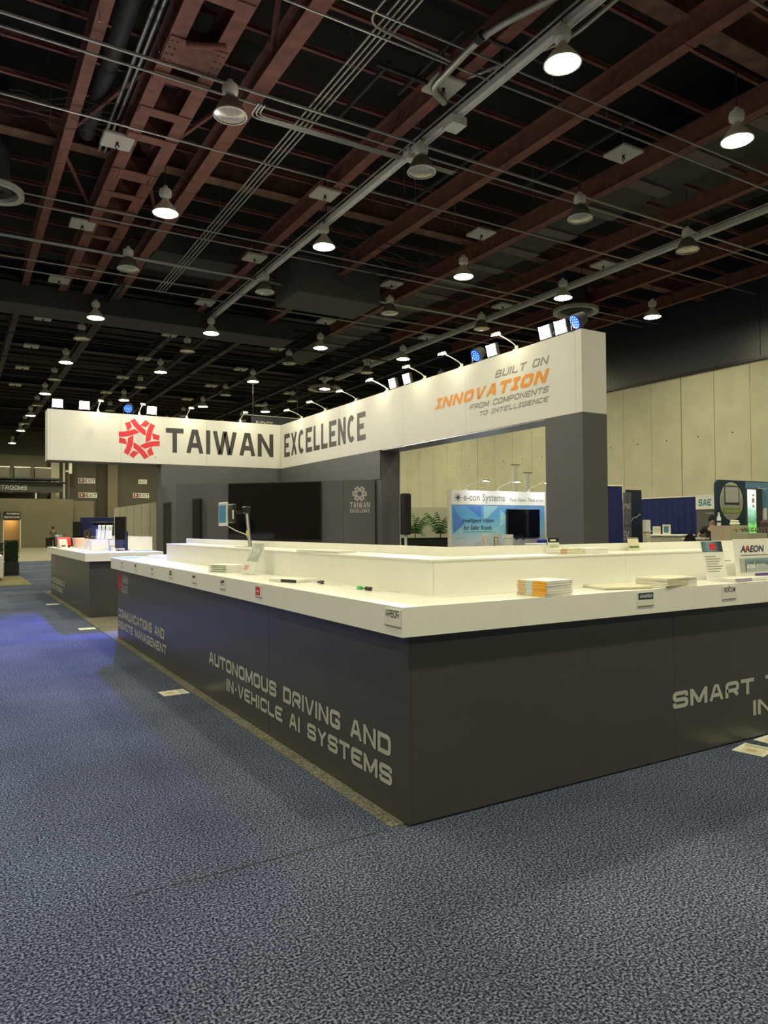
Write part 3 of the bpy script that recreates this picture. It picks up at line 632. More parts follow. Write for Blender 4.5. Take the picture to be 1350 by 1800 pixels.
dc = thing('display_counter', 'long L-shaped charcoal display counter with white top and raised white shelf', 'counter', (X0, Y0, 0))
ycuts = [3.079, 4.95, 6.82, 8.69, 10.55]
for a, b_ in zip(ycuts, ycuts[1:]): B('front_panel', (X0, a + (.0 if a == 3.079 else .0012), .012), (X0 + .018, b_ - .0012, ZS), dark, dc)
for a, b_ in ((X0 + .0185, 4.0), (4.0, 6.04), (6.04, 7.4)): B('front_panel', (a + .0012, Y0, .012), (b_ - .0012, Y0 + .018, ZS), dark, dc)
B('carcass', (X0 + .02, Y0 + .02, 0), (2.80, 10.53, ZS - .005), dark, dc); B('carcass', (2.80, Y0 + .02, 0), (7.38, 3.86, ZS - .005), dark, dc)
B('worktop', (1.883, 3.0, ZS), (2.83, 10.63, ZT), white, dc); B('worktop', (2.8305, 3.0, ZS), (4.103, 3.87, ZT), white, dc); B('worktop', (4.1045, 3.0, ZS), (7.45, 3.87, ZT), white, dc)
ZR, ZU = 1.315, 1.372
for a, b_ in ((3.424, 5.4), (5.4, 7.4), (7.4, 9.385)): B('riser', (2.339, a + .001, ZT), (2.36, b_ - .001, ZR - .012), white, dc)
for a, b_ in ((2.361, 3.96), (3.96, 5.235)): B('riser', (a + .001, 3.424, ZT), (b_ - .001, 3.445, ZR - .012), white, dc)
B('riser', (2.361, 9.363, ZT), (2.80, 9.385, ZR - .012), white, dc); B('riser', (5.213, 3.447, ZT), (5.235, 3.84, ZR - .012), white, dc)
B('shelf', (2.334, 3.419, ZR - .011), (2.724, 9.39, ZR), white, dc); B('shelf', (2.7245, 3.419, ZR - .011), (5.24, 3.774, ZR), white, dc)
B('upstand', (2.725, 3.775, ZT), (2.76, 9.87, ZU), white, dc); B('upstand', (2.7605, 3.775, ZT), (5.79, 3.81, ZU), white, dc)
# left face lettering
for tx, yl, yr, zb, h in (('AUTONOMOUS DRIVING AND', 6.37, 3.243, .305, .108), ('IN-VEHICLE AI SYSTEMS', 5.885, 3.235, .155, .1), ('COMMUNICATIONS AND', 10.5, 7.97, .302, .115), ('REMOTE MANAGEMENT', 10.5, 7.873, .15, .105)):
    print_on('lettering', stroke_text(tx, yl - yr, h, .235, 1.12, .15, .22), (X0, yl, zb), *LX, vinyl, dc)
print_on('emblem', emblem2(.125), (X0, 10.40, .783), *LX, red, dc)
print_on('lettering', stroke_text('TAIWAN', .40, .115, .2, .78, .14), (X0, 10.27, .775), *LX, vinyl, dc); print_on('lettering', stroke_text('EXCELLENCE'.replace('C', '\u010c'), .40, .095, .2, .62, .14, 0), (X0, 10.27, .655), *LX, vinyl, dc)
print_on('lettering', stroke_text('SMART T', 1.165, .108, .235, 1.12, .15, .22), (3.98, Y0, .32), *LY, vinyl, dc); print_on('lettering', stroke_text('IN', .215, .105, .235, 1.12, .15, .22), (4.838, Y0, .162), *LY, vinyl, dc)
# name cards along the worktop edge
def card(p, uv, w_, h_, label, draw):
    u, v = Vector(uv[0]), Vector(uv[1]); n = u.cross(v)
    t = thing('name_card', label, 'name card', p, 'exhibitor name cards on the counter edge')
    MB().prism([(-w_ / 2, -h_ / 2), (w_ / 2, -h_ / 2), (w_ / 2, h_ / 2), (-w_ / 2, h_ / 2)], Vector(p) + n * .001, u, v, n * .005).build('card', mat('name_card_stock', (.80, .79, .76), .4, var=.02), t)
    o = Vector(p) + n * .006
    if draw == 'arbor': print_on('lettering', stroke_text('ARBOR', .125, .036, .15, 1.2, .16, .25), o - u * .062 + v * .002, u, v, mat('teal_ink', (.03, .07, .09), .5), t, .001)
    elif draw == 'adv':
        print_on('nameplate', rect(.134, .04), o - u * .067 - v * .002, u, v, navy, t, .001); print_on('lettering', font_text('ADVANTECH', .112, .02, .02), o - u * .056 + v * .008, u, v, paper, t, .002)
    elif draw == 'nex': print_on('lettering', font_text('NEXCOM', .12, .032, .015), o - u * .06 + v * .004, u, v, mat('grey_ink', (.10, .13, .13), .5), t, .001); print_on('accent', ([(.045, .03), (.055, .05), (.065, .03)], [(0, 1, 2)]), o - u * .06 + v * .004, u, v, tealp, t, .001)
    elif draw == 'red': print_on('nameplate', rect(.09, .06), o - u * .05 - v * .03, u, v, red, t, .001); print_on('lettering', font_text('mobii', .06, .016, .02), o - u * .036 - v * .008, u, v, paper, t, .002)
    else: print_on('mark', draw, o - u * .045 + v * .004, u, v, ink, t, .001)
    MB().prism([(-w_ / 2, 0), (w_ / 2, 0), (w_ / 2, .004), (-w_ / 2, .004)], o - v * (h_ / 2), u, v, n * .002).build('lower_edge', greyv, t)
MARKS = {0: ([(0, 0), (.07, 0), (.07, .018), (0, .018)], [(0, 1, 2, 3)]),
         1: ([(.01, -.01), (.075, -.01), (.075, .022), (.01, .022)], [(0, 1, 2, 3)]),
         2: ([(0, .01), (.03, .024), (.05, .006), (.085, .016), (.08, .0), (.045, -.004), (.025, .008)], [tuple(range(7))]),
         3: ([(0, -.02), (.075, -.02), (.075, .0), (0, .0), (0, .006), (.075, .006), (.075, .024), (0, .024)], [(0, 1, 2, 3), (4, 5, 6, 7)]),
         4: ([(0, 0), (.08, 0), (.08, .02), (0, .02)], [(0, 1, 2, 3)]),
         5: ([(.03, .004), (.09, .004), (.09, .026), (.03, .026), (0, 0), (.008, 0), (.03, -.012), (.09, -.012), (.09, -.007), (.03, -.007), (.014, .012), (0, .02)], [(0, 1, 2, 3), (4, 5, 6, 7, 8, 9, 10, 11)])}
for k, y in enumerate((9.836, 9.014, 8.173, 7.37, 6.548, 5.743, 4.934, 3.091)):
    lab = {6: 'white name card with a red square logo on the counter edge', 7: 'white name card reading ARBOR at the counter corner'}.get(k, f'small white name card on the counter edge, {ordn[k]} from the far left end')
    card((1.883, y if k < 7 else 3.085, 1.052), LX, .13 if k < 7 else .155, .085, lab, {6: 'red', 7: 'arbor'}.get(k, MARKS.get(k)))
card((3.638, 3.0, 1.054), LY, .145, .085, 'name card with navy ADVANTECH plate on the counter edge', 'adv'); card((4.468, 3.0, 1.05), LY, .15, .085, 'name card reading NEXCOM on the counter edge', 'nex')
# second counter further down the aisle
c2 = thing('display_counter', 'smaller charcoal display counter with white top and gadgets beyond the long counter', 'counter', (1.98, 13.15, 0))
for a, b_ in ((13.15, 15.05), (15.05, 16.95), (16.95, 18.78)): B('front_panel', (1.982, a + .0012, .012), (2.0, b_ - .0012, .962), dark, c2)
B('front_panel', (2.0005, 13.15, .012), (3.1, 13.168, .962), dark, c2); B('carcass', (2.001, 13.17, 0), (3.1, 18.76, .958), dark, c2)
B('worktop', (1.902, 13.066, .962), (3.2, 18.85, 1.102), white, c2)
B('riser', (2.36, 14.9, 1.102), (2.85, 18.3, 1.31), white, c2); B('upstand', (2.80, 13.9, 1.102), (3.2, 13.94, 1.36), white, c2); B('upstand', (3.16, 13.941, 1.102), (3.2, 18.5, 1.36), white, c2)
print_on('lettering', stroke_text('TAIWAN', .40, .115, .2, .78, .14), (1.982, 18.45, .775), *LX, vinyl, c2); print_on('lettering', stroke_text('EXCELLENCE'.replace('C', '\u010c'), .40, .095, .2, .62, .14, 0), (1.982, 18.45, .655), *LX, vinyl, c2)
print_on('lettering', stroke_text('IMAGE SENSING AI', 2.3, .115, .235, 1.12, .15, .22), (1.982, 18.62, .302), *LX, vinyl, c2); print_on('lettering', stroke_text('IMAGE PROCESSING', 1.97, .105, .235, 1.12, .15, .22), (1.982, 18.62, .15), *LX, vinyl, c2)

# ================================================================== THINGS ON THE COUNTERS
ZT, ZR = ZT + .001, ZR + .001
def magazines(n, base, w_, d_, th, rz, labs, spine, group, cover=paper, side='y', zb=(0, 1), fan=0.0):
    """a pile: each magazine is a thing with pages, cover and spine"""
    for k in range(n):
        pos = (base[0] + random.uniform(-.004, .004), base[1] + random.uniform(-.004, .004), base[2] + k * (th + .0008) + .0005)
        t = thing('magazine', labs(k, n), 'magazine', pos, group, rz + random.uniform(-.03, .03) + fan * k)
        MB().box((-w_ / 2, -d_ / 2, .0012), (w_ / 2 - .002, d_ / 2, th - .0012)).build('pages', paper, t)
        MB().box((-w_ / 2 - .001, -d_ / 2 - .001, th - .0012), (w_ / 2, d_ / 2 + .001, th)).box((-w_ / 2 - .001, -d_ / 2 - .001, 0), (w_ / 2, d_ / 2 + .001, .0012)).build('cover', cover, t)
        for a, b_, m_ in spine:
            if side == 'x': MB().box((-w_ / 2 - .0025, d_ / 2 - a * d_, 0), (-w_ / 2 - .0012, d_ / 2 - b_ * d_, th)).build('spine_band', m_, t); continue
            MB().box((-w_ / 2 + a * w_, -d_ / 2 - .0025, th * zb[0]), (-w_ / 2 + b_ * w_, -d_ / 2 - .0012, th * zb[1])).build('spine_band', m_, t)
ordt = lambda k, n: 'topmost' if k == n - 1 else ('bottom' if k == 0 else ordn[n - 1 - k] + ' from the top')
tanp = mat('tan_print', (.62, .45, .28), .5); bluep = mat('pale_blue_print', (.55, .66, .72), .5); palegr = mat('pale_green_print', (.55, .60, .42), .5); creamp = mat('cream_print', (.75, .70, .54), .5)
magazines(6, (2.93, 3.12, ZT), .23, .21, .0135, radians(7), lambda k, n: f'magazine in the orange-spined pile at the counter front, {ordt(k, n)}', ((0, .30, tanp), (.30, .52, bluep), (.52, 1, mat('amber_print', (.85, .42, .04), .5))), 'orange-spined magazines', side='x')
magazines(4, (2.15, 6.38, ZT), .30, .21, .016, radians(-62), lambda k, n: f'white magazine with green spine stripes in the pile by the leaflet, {ordt(k, n)}', ((.12, .72, green),), 'green-striped magazines', zb=(.3, .62))
magazines(5, (3.99, 3.12, ZT), .33, .23, .011, radians(4), lambda k, n: f'pale brochure in the sagging pile above the ADVANTECH card, {ordt(k, n)}', ((0, .7, creamp), (.7, 1, paper)), 'pale brochures pile', creamp, fan=.012)
magazines(2, (3.62, 3.20, ZT), .34, .25, .007, radians(-14), lambda k, n: f'loose pale brochure lying flat beside the sagging pile, {ordt(k, n)}', ((0, 1, creamp),), 'loose pale brochures', creamp)
magazines(3, (3.56, 3.60, ZR), .20, .14, .012, radians(0), lambda k, n: f'small cream booklet on the upper shelf at the right run, {ordt(k, n)}', ((0, .3, tanp), (.3, 1, creamp)), 'cream booklets', creamp)
magazines(3, (3.80, 3.62, ZR), .24, .17, .011, radians(3), lambda k, n: f'white booklet on the upper shelf beside the cream booklets, {ordt(k, n)}', ((0, 1, paper),), 'white booklets')
magazines(2, (2.44, 4.98, ZR), .55, .16, .008, radians(-80), lambda k, n: f'long white folder on the upper shelf of the left run, {ordt(k, n)}', ((0, 1, paper),), 'long white folders')
magazines(2, (2.16, 4.95, ZT), .30, .21, .010, radians(-70), lambda k, n: f'grey-edged catalogue lying flat on the counter right of the red leaflet, {ordt(k, n)}', ((.45, 1, ink),), 'grey-edged catalogues')
magazines(3, (4.80, 3.13, ZT), .40, .16, .007, radians(3), lambda k, n: f'lilac-tinted open brochure in front of the AAEON sign, {ordt(k, n)}', ((0, .5, mat('lilac_print', (.38, .34, .52), .5)), (.5, 1, paper)), 'lilac brochures')
# leaflet standing tilted in a clear holder on the left run
lt = thing('leaflet_holder', 'tilted clear holder with a white leaflet and red tab on the counter', 'leaflet holder', (2.15, 5.90, ZT), rz=radians(-84))
def lean(w0, w1, h0, h1, y, m_, name, par_, tilt=.45, th=.003):
    MB().prism([(w0, h0), (w1, h0), (w1, h1), (w0, h1)], (0, y, 0), (1, 0, 0), (0, sin(tilt), cos(tilt)), (0, -th * cos(tilt), th * sin(tilt))).build(name, m_, par_)
lean(-.11, .11, .0, .30, .0, acry, 'back_plate', lt); lean(-.105, .105, .01, .31, -.006, paper, 'leaflet', lt); lean(-.105, .105, .12, .29, -.0095, mat('grey_photo_print', (.42, .46, .46), .4, var=.4, scale=20), 'photo', lt, th=.001); lean(-.10, -.02, .04, .085, -.0095, red, 'red_tab', lt, th=.001); lean(-.11, .11, .0, .12, -.02, acry, 'front_lip', lt)
MB().box((-.11, -.05, 0), (.11, .09, .004)).build('base', acry, lt)
# tablet on a pole arm
ta = thing('tablet_stand', 'tablet on a slim metal pole clamped to the upper shelf', 'tablet stand', (2.55, 6.93, ZR))
MB().cyl((2.55, 6.93, ZR + .008), (2.55, 7.03, 1.70), .014, 10).build('pole', metal, ta); MB().bbox((2.44, 6.80, ZR + .0005), (2.66, 7.08, ZR + .008), .003).build('base_plate', metal, ta)
MB().cyl((2.562, 6.935, ZR + .01), (2.565, 7.03, 1.70), .012, 8).build('black_sleeve', black, ta)
MB().bbox((2.52, 6.99, 1.655), (2.58, 7.08, 1.725), .008).build('clamp', black, ta); B('swivel', (2.46, 7.06, 1.655), (2.53, 7.16, 1.685), black, ta)
MB().bbox((2.445, 7.12, 1.56), (2.475, 7.36, 1.755), .006).build('mount', black, ta); B('mount_plate', (2.435, 7.10, 1.60), (2.4455, 7.125, 1.69), whitem, ta)
tb = MB().bbox((2.40, 7.19, 1.53), (2.414, 7.46, 1.775), .005).build('tablet', whitem, ta); B('display', (2.397, 7.215, 1.565), (2.3995, 7.435, 1.745), mat('teal_screen', (.02, .08, .12), .2, emit=(.05, .16, .22), es=.5), tb)
B('yellow_tag', (2.532, 6.955, 1.43), (2.545, 6.985, 1.48), mat('yellow_tag', (.75, .72, .12), .5), ta); MB().tube([(2.41, 7.22, 1.535), (2.46, 7.08, 1.48), (2.53, 6.97, 1.44), (2.56, 6.95, 1.36), (2.60, 6.90, ZR + .01)], .005, 5).build('cable', whitem, ta)
# two cables with ferrite beads
for lab, p, rz, conn in (('white cable with a black ferrite bead lying on the counter', (2.22, 4.60), radians(-95), False), ('cable with a ferrite bead and green terminal plug on the counter', (2.22, 3.93), radians(-85), True)):
    t = thing('ferrite_cable', lab, 'cable', (*p, ZT), rz=rz)
    MB().cyl((-.03, 0, .012), (.03, 0, .012), .012, 10).build('ferrite_bead', black, t, smooth=True)
    MB().tube([(-.09, .01, .006), (-.05, .004, .012), (-.03, 0, .012)], .003, 5).build('short_lead', black, t); MB().tube([(.03, 0, .012), (.08, .01, .004), (.15, .05, .004), (.24, .06, .004)], .003, 5).build('long_lead', whitem, t)
    if conn: MB().box((-.125, -.006, .001), (-.09, .022, .017)).box((-.12, .0, .017), (-.095, .016, .022)).build('terminal_plug', mat('green_plug', (.10, .65, .15), .3), t)
    else: MB().cyl((-.115, .013, .006), (-.09, .01, .006), .006, 8).build('plug', black, t)
# leaflet with heart picture, plain card, AAEON sign, dark card holder
lf = thing('leaflet_stand', 'white leaflet with a blue and red heart picture standing on the counter', 'leaflet', (4.70, 3.24, ZT), rz=radians(-4))
lean(-.11, .11, 0, .285, 0, paper, 'leaflet', lf, .2); lean(-.105, .105, .205, .28, -.0045, gradient('heart_picture', [(0, (.02, .04, .08)), (.5, (.20, .35, .45)), (1, (.02, .03, .06))], 'X', -.11, .11, wav=.3), 'picture', lf, .2, .001)
lean(-.03, .03, .22, .265, -.006, red, 'heart', lf, .2, .001)
for k in range(7): lean(-.09, .02 + .07 * ((k * 37) % 10) / 10, .17 - k * .018, .174 - k * .018, -.0045, greyv, 'text_line', lf, .2, .001)
lean(-.11, .11, 0, .03, -.02, acry, 'holder_lip', lf, .2)
pc = thing('plain_card', 'plain white card leaning behind the heart leaflet', 'card', (5.02, 3.36, ZT), rz=radians(-3)); lean(-.12, .12, 0, .20, 0, paper, 'card', pc, .12); lean(-.06, .03, .125, .13, -.0035, greyv, 'text_line', pc, .12, .001); MB().box((-.05, .0, 0), (.05, .04, .006)).build('foot', paper, pc)
aa = thing('sign_stand', 'white AAEON sign with intel panel standing at the right end of the counter', 'sign', (5.3, 3.22, ZT))
MB().prism([(-.37, 0), (.4, 0), (.4, .29), (-.37, .29)], (5.3, 3.24, ZT), (1, 0, 0), (0, .1, .995), (0, .006, 0)).build('board', paper, aa)
def on_aa(name, vf, u, v, m_, l=.002): print_on(name, vf, Vector((5.3 + u, 3.24 + .1 * v, ZT + .995 * v)), (1, 0, 0), (0, .1, .995), m_, aa, l)
tx = font_text('AAEON', .30, .05, .03, .25); on_aa('lettering', tx, -.30, .19, mat('navy_ink', (.03, .05, .12), .5)); on_aa('red_letter', ([(0, 0), (.018, 0), (.045, .05), (.028, .05)], [(0, 1, 2, 3)]), -.245, .19, red, .004)
on_aa('tag_line', rect(.4, .006), -.30, .165, greyv); on_aa('intel_panel', rect(.5, .10), -.30, .045, gradient('intel_print', [(0, (.06, .11, .16)), (.6, (.10, .17, .24)), (1, (.30, .45, .5))], 'Z', .04, .15)); on_aa('lettering', font_text('intel', .10, .045, .02), -.24, .07, paper, .004)
on_aa('lettering', font_text('partner', .12, .028, .01), -.125, .078, paper, .004); on_aa('silver_bar', rect(.06, .10), -.32, .045, vinyl, .003)
MB().box((4.93, 3.16, ZT + .0005), (5.6, 3.165, ZT + .10)).box((4.93, 3.165, ZT + .0005), (5.6, 3.23, ZT + .004)).build('acrylic_tray', acry, aa); B('purple_strip', (5.02, 3.158, ZT + .02), (5.3, 3.159, ZT + .04), mat('purple_print', (.10, .06, .30), .5), aa)
ch = thing('card_holder', 'small dark-topped card in a holder on the upper shelf', 'card holder', (3.60, 3.735, ZR), rz=radians(-3))
lean(-.05, .05, 0, .11, 0, paper, 'card', ch, .15); lean(-.05, .05, .075, .11, -.0035, black, 'dark_header', ch, .15, .001); lean(-.03, .02, .085, .095, -.005, paper, 'logo', ch, .15, .0005); lean(-.04, .04, .02, .06, -.0035, palegr, 'green_print', ch, .15, .001); MB().box((-.05, 0, 0), (.05, .03, .004)).build('foot', acry, ch)
c3 = thing('card_holder', 'small cream table card with a green line on the upper shelf near the pillar', 'card holder', (4.40, 3.72, ZR), rz=radians(-3))
lean(-.055, .055, 0, .095, 0, creamp, 'card', c3, .2); lean(-.05, .05, .02, .035, -.0035, green, 'green_line', c3, .2, .001); lean(-.055, .055, .09, .10, -.0035, greyv, 'header_line', c3, .2, .001); MB().box((-.05, 0, 0), (.05, .03, .004)).build('foot', acry, c3)

# ------------------------------------------------------------------ gadgets on the second counter
Z2 = 1.103
mo = thing('monitor', 'tall black monitor seen edge-on with its stand on the second counter', 'monitor', (2.78, 14.25, Z2))
MB().prism([(0, 0), (.64, 0), (.64, .52), (.63, .60), (0, .60)], (2.66, 14.62, Z2 + .04), (.20, -.52, 0), (0, 0, 1), (.028, .011, 0)).build('case', black, mo)
MB().prism([(.01, .01), (.62, .01), (.62, .59), (.01, .59)], (2.6585, 14.6195, Z2 + .04), (.20, -.52, 0), (0, 0, 1), (-.0012, -.0005, 0)).build('screen', screen, mo)
B('stand_post', (2.81, 14.40, Z2 + .006), (2.86, 14.45, Z2 + .36), black, mo); MB().bbox((2.66, 14.28, Z2), (2.96, 14.56, Z2 + .012), .005).build('foot', black, mo)
bk = thing('brochure_rack', 'clear rack of white brochures on the white riser of the second counter', 'brochure rack', (2.55, 15.1, 1.3105)); ORG[bk.name] = (0, 0, 0)
MB().box((-.14, -.1, 0), (.14, .1, .006)).build('base', acry, bk); MB().box((-.14, .09, .006), (.14, .096, .20)).build('back', acry, bk)
for k, x in enumerate((-.11, -.035, .045, .11)):
    MB().prism([(-.033, 0), (.033, 0), (.033, .28), (-.033, .28)], (x, -.05 + .02 * k, .007), (.94, .34, 0), (.1, .2, .97), (0, .012, 0)).build('brochure', paper, bk)
    MB().prism([(-.03, .17), (.03, .17), (.03, .25), (-.03, .25)], (x, -.0515 + .02 * k, .007), (.94, .34, 0), (.1, .2, .97), (0, -.001, 0)).build('print_panel', palegr if k % 2 else bluep, bk)
wh = B('white_riser_box', (2.20, 14.35, Z2), (2.50, 14.85, Z2 + .19), white); tag(wh, 'plain white riser box near the front of the second counter', 'riser box')
ea = thing('wire_easel', 'black wire easel standing empty beside the edge-on monitor', 'easel', (2.56, 14.2, Z2)); ORG[ea.name] = (0, 0, 0)
for s in (-1, 1):
    MB().tube([(.07 * s, -.12, .09), (.07 * s, -.12, .004), (.07 * s, .05, .004), (.07 * s, .02, .09), (.07 * s, .09, .21)], .005, 5).build('side_wire', black, ea)
    MB().tube([(.07 * s, .02, .09), (.07 * s, -.12, .09)], .005, 5).build('rest_wire', black, ea)
MB().tube([(-.07, -.12, .09), (.07, -.12, .09)], .005, 5).build('front_wire', black, ea); MB().tube([(-.07, .09, .21), (.07, .09, .21)], .005, 5).build('top_wire', black, ea)
for k, (x, y) in enumerate(((2.14, 14.3), (2.10, 14.75))):
    t = thing('acrylic_easel', ['nearer', 'farther'][k] + ' clear acrylic easel in front of the white riser box', 'easel', (x, y, Z2), 'clear easels'); ORG[t.name] = (0, 0, 0)
    for s in (-1, 1): MB().prism([(0, 0), (.012, 0), (.07, .2), (.058, .2)], (-.03 + .0, .05 * s, 0), (1, 0, 0), (0, 0, 1), (0, .006, 0)).build('side_plate', acry, t); MB().prism([(.0, 0), (-.07, 0), (-.07, .012), (0, .012)], (.04, .05 * s, 0), (1, 0, 0), (0, 0, 1), (0, .006, 0)).build('foot_rail', acry, t)
    MB().box((.0, -.05, .1), (.006, .05, .11)).build('cross_bar', acry, t)
rdt = thing('rugged_tablet', 'rugged tablet with a bright red screen on the second counter', 'tablet', (2.14, 17.75, Z2), rz=radians(18))
def lean2(w0, w1, h0, h1, y0, y1, m_, name, p_): lean(w0, w1, h0, h1, y0, m_, name, p_, .25, y1)
lean2(-.2, .2, .02, .25, 0, .03, black, 'case', rdt); lean2(-.15, .15, .05, .235, -.031, .002, mat('red_screen', (.7, .02, .02), .3, emit=(1, .02, .02), es=.9), 'screen', rdt); MB().box((-.12, -.03, 0), (.12, .10, .03)).build('dock', black, rdt); MB().tube([(-.06, .07, .24), (-.06, .09, .32), (.06, .09, .32), (.06, .07, .24)], .012, 6).build('handle', black, rdt)
bb = thing('box_pack', 'pale blue upright product box at the far end of the second counter', 'box', (2.10, 18.45, Z2), rz=radians(20)); lean(-.07, .07, 0, .28, 0, mat('pale_blue_card', (.30, .50, .62), .5), 'front', bb, .1, .04); lean(-.07, .07, .2, .25, -.041, paper, 'print_band', bb, .1, .001)
wc = thing('white_tent_card', 'folded white tent card beside the red tablet', 'card', (2.06, 17.35, Z2), rz=radians(30)); lean(-.1, .1, 0, .2, -.05, paper, 'front_leaf', wc, .25); lean(-.1, .1, 0, .2, .05, paper, 'rear_leaf', wc, -.25); lean(-.06, .04, .03, .06, -.054, ink, 'print_line', wc, .25, .001)
for k, (x, y, w_, h_) in enumerate(((2.6, 16.8, .34, .12), (2.55, 16.2, .24, .20), (2.62, 17.4, .2, .17))):
    t = thing('embedded_computer', ['wide flat', 'tall', 'small'][k] + ' black embedded computer on the riser of the second counter', 'computer', (x, y, 1.3105)); 
    B('case', (x - w_ / 2, y - .11, 1.3105), (x + w_ / 2, y + .11, 1.3105 + h_), black, t, .006)
    for q in range(6): B('cooling_fin', (x - w_ / 2 + .02 + q * w_ / 7, y - .1, 1.3105 + h_), (x - w_ / 2 + .03 + q * w_ / 7, y + .1, 1.3305 + h_), blacksteel, t)
    for q in range(3): B('port', (x - w_ / 2 + .03 + q * .06, y - .112, 1.335), (x - w_ / 2 + .065 + q * .06, y - .11, 1.36), metal, t)
m2 = thing('monitor', 'black square monitor on the riser behind the brochure rack', 'monitor', (2.6, 15.6, 1.3105)); B('case', (2.38, 15.6, 1.37), (2.82, 15.64, 1.66), black, m2, .008); B('screen', (2.40, 15.596, 1.39), (2.80, 15.599, 1.64), screen, m2); B('neck', (2.57, 15.62, 1.32), (2.63, 15.66, 1.45), black, m2); B('foot', (2.48, 15.55, 1.3106), (2.72, 15.72, 1.322), black, m2)
bl = thing('blue_folder', 'light blue folder lying on the second counter beside the monitor', 'folder', (2.95, 13.6, Z2)); B('cover', (2.84, 13.5, Z2), (3.1, 13.72, Z2 + .008), mat('bright_blue_card', (.05, .25, .70), .4), bl); B('sheet', (2.85, 13.51, Z2 + .0081), (3.08, 13.70, Z2 + .011), bluep, bl)
bl2 = thing('blue_folder', 'blue folder on the far left end of the long counter', 'folder', (2.1, 10.4, ZT)); B('cover', (1.95, 10.28, ZT), (2.2, 10.58, ZT + .008), MATS['bright_blue_card'], bl2); B('sheet', (2.0, 10.30, ZT + .0081), (2.22, 10.56, ZT + .011), bluep, bl2)
tr = thing('paper_tray', 'thin white paper tray at the far left end of the long counter', 'tray', (2.5, 10.1, ZT)); B('tray', (2.36, 9.95, ZT), (2.72, 10.55, ZT + .02), paper, tr, .005); B('sheets', (2.38, 9.97, ZT + .0201), (2.70, 10.53, ZT + .028), bluep, tr)

# ------------------------------------------------------------------ sheets lying on the carpet
for k, (x, y, rz, lab) in enumerate(((1.74, 6.72, radians(3), 'pale printed sheet lying on the carpet beside the long counter'), (1.74, 11.75, .02, 'white sheet lying on the carpet between the two counters'), (1.72, 16.0, .1, 'white sheet lying on the carpet beside the second counter'), (4.60, 2.925, radians(12), 'printed sheet on the carpet at the lower right below SMART'), (4.93, 2.97, radians(4), 'second printed sheet on the carpet at the lower right edge'))):
    t = thing('floor_sheet', lab, 'paper sheet', (x, y, .0005 if k > 0 or True else 0), 'sheets on the carpet', rz)
    MB().box((-.115, -.10, 0), (.115, .10, .003)).build('sheet', paper, t)
    for a, b_, c, d, m_ in ((-.10, .02, -.08, .06, creamp), (.04, .10, -.08, .08, palegr), (-.07, -.01, -.03, .03, tanp)): MB().box((a, c, .003), (b_, d, .0034 if m_ != tanp else .0038)).build('print_block', m_, t)

# ================================================================== NEIGHBOURING BOOTHS, RIGHT
def drape(name, label, a, b, z1, m_, n=None, amp=.035, z0=.02, um=None):
    """pleated curtain between two floor points, on a rail"""
    a, b = Vector((*a, 0)), Vector((*b, 0)); L = (b - a).length; d = (b - a) / L; q = Vector((-d.y, d.x, 0)); n = n or int(L / .035)
    t = thing(name, label, 'curtain', tuple((a + b) / 2)); V, F = [], []
    for i in range(n + 1):
        s_ = i / n; ph = s_ * L * 26 + .8 * sin(s_ * L * 5)
        for z, k in ((z0, 1.2), (z1 * .5, 1.0), (z1 - .06, .45)): p = a + d * (s_ * L) + q * (amp * k * sin(ph)); V.append((p.x, p.y, z))
    for i in range(n):
        for j in range(2): F.append((3 * i + j, 3 * i + 3 + j, 3 * i + 4 + j, 3 * i + 1 + j))
    MB().add(V, F).build('cloth', m_, t, smooth=True)
    MB().cyl(a + Vector((0, 0, z1 - .05)), b + Vector((0, 0, z1 - .05)), .02, 8).build('rail', um or whitem, t)
    for p in (a, b): MB().cyl(p, p + Vector((0, 0, z1)), .022, 8).build('upright', um or whitem, t)
    return t
EY = 16.5
ec = thing('booth_backwall', 'white and blue e-con Systems booth back wall with three arm lamps', 'booth wall', (13.6, EY, 0))
B('panel', (12.0, EY, 0), (15.55, EY + .06, 2.55), paper, ec); B('side_post', (11.93, EY - .02, 0), (12.0, EY + .08, 2.57), whitem, ec); B('header', (12.0, EY - .02, 2.14), (15.5, EY - .001, 2.55), white, ec)
B('art_panel', (12.02, EY - .012, .02), (15.5, EY - .001, 2.13), gradient('econ_art', [(0, (.62, .62, .68)), (.45, (.60, .62, .68)), (.66, (.30, .62, .78)), (.85, (.12, .42, .78)), (1, (.16, .36, .74))], 'Z', 0, 2.15), ec)
for k, pl in enumerate(([(.45, 0), (1.0, 0), (1.0, -.35)], [(1.1, 0), (1.65, 0), (1.1, -.45)], [(0, -.05), (.42, -.5), (0, -.8)], [(1.7, -.1), (2.1, -.4), (1.7, -.6)])):
    print_on('blue_facet', (pl, [(0, 1, 2)]), (12.05, EY - .012, 2.11), *LY, mat('facet_blue%d' % (k % 2), ((.10, .25, .72), (.35, .66, .82))[k % 2], .5), ec, .002)
print_on('lettering', font_text('e-con Systems', 1.52, .27, .012), (12.42, EY - .02, 2.19), *LY, greyv, ec, .003)
print_on('lettering', font_text('Think Vision. Think e-con', 1.35, .1, .015, .25), (14.1, EY - .02, 2.25), *LY, greyv, ec, .003)
for k in range(8): print_on('logo_ray', ([(-.012, .05), (.012, .05), (.012, .13), (-.012, .13)], [(0, 1, 2, 3)]), (12.23, EY - .02, 2.34), (cos(k * pi / 4), 0, sin(k * pi / 4)), (-sin(k * pi / 4), 0, cos(k * pi / 4)), (navy, tealp)[k % 2], ec, .003)
print_on('logo_hub', disc2(0, 0, .05, .05, 12), (12.23, EY - .02, 2.34), *LY, navy, ec, .004)
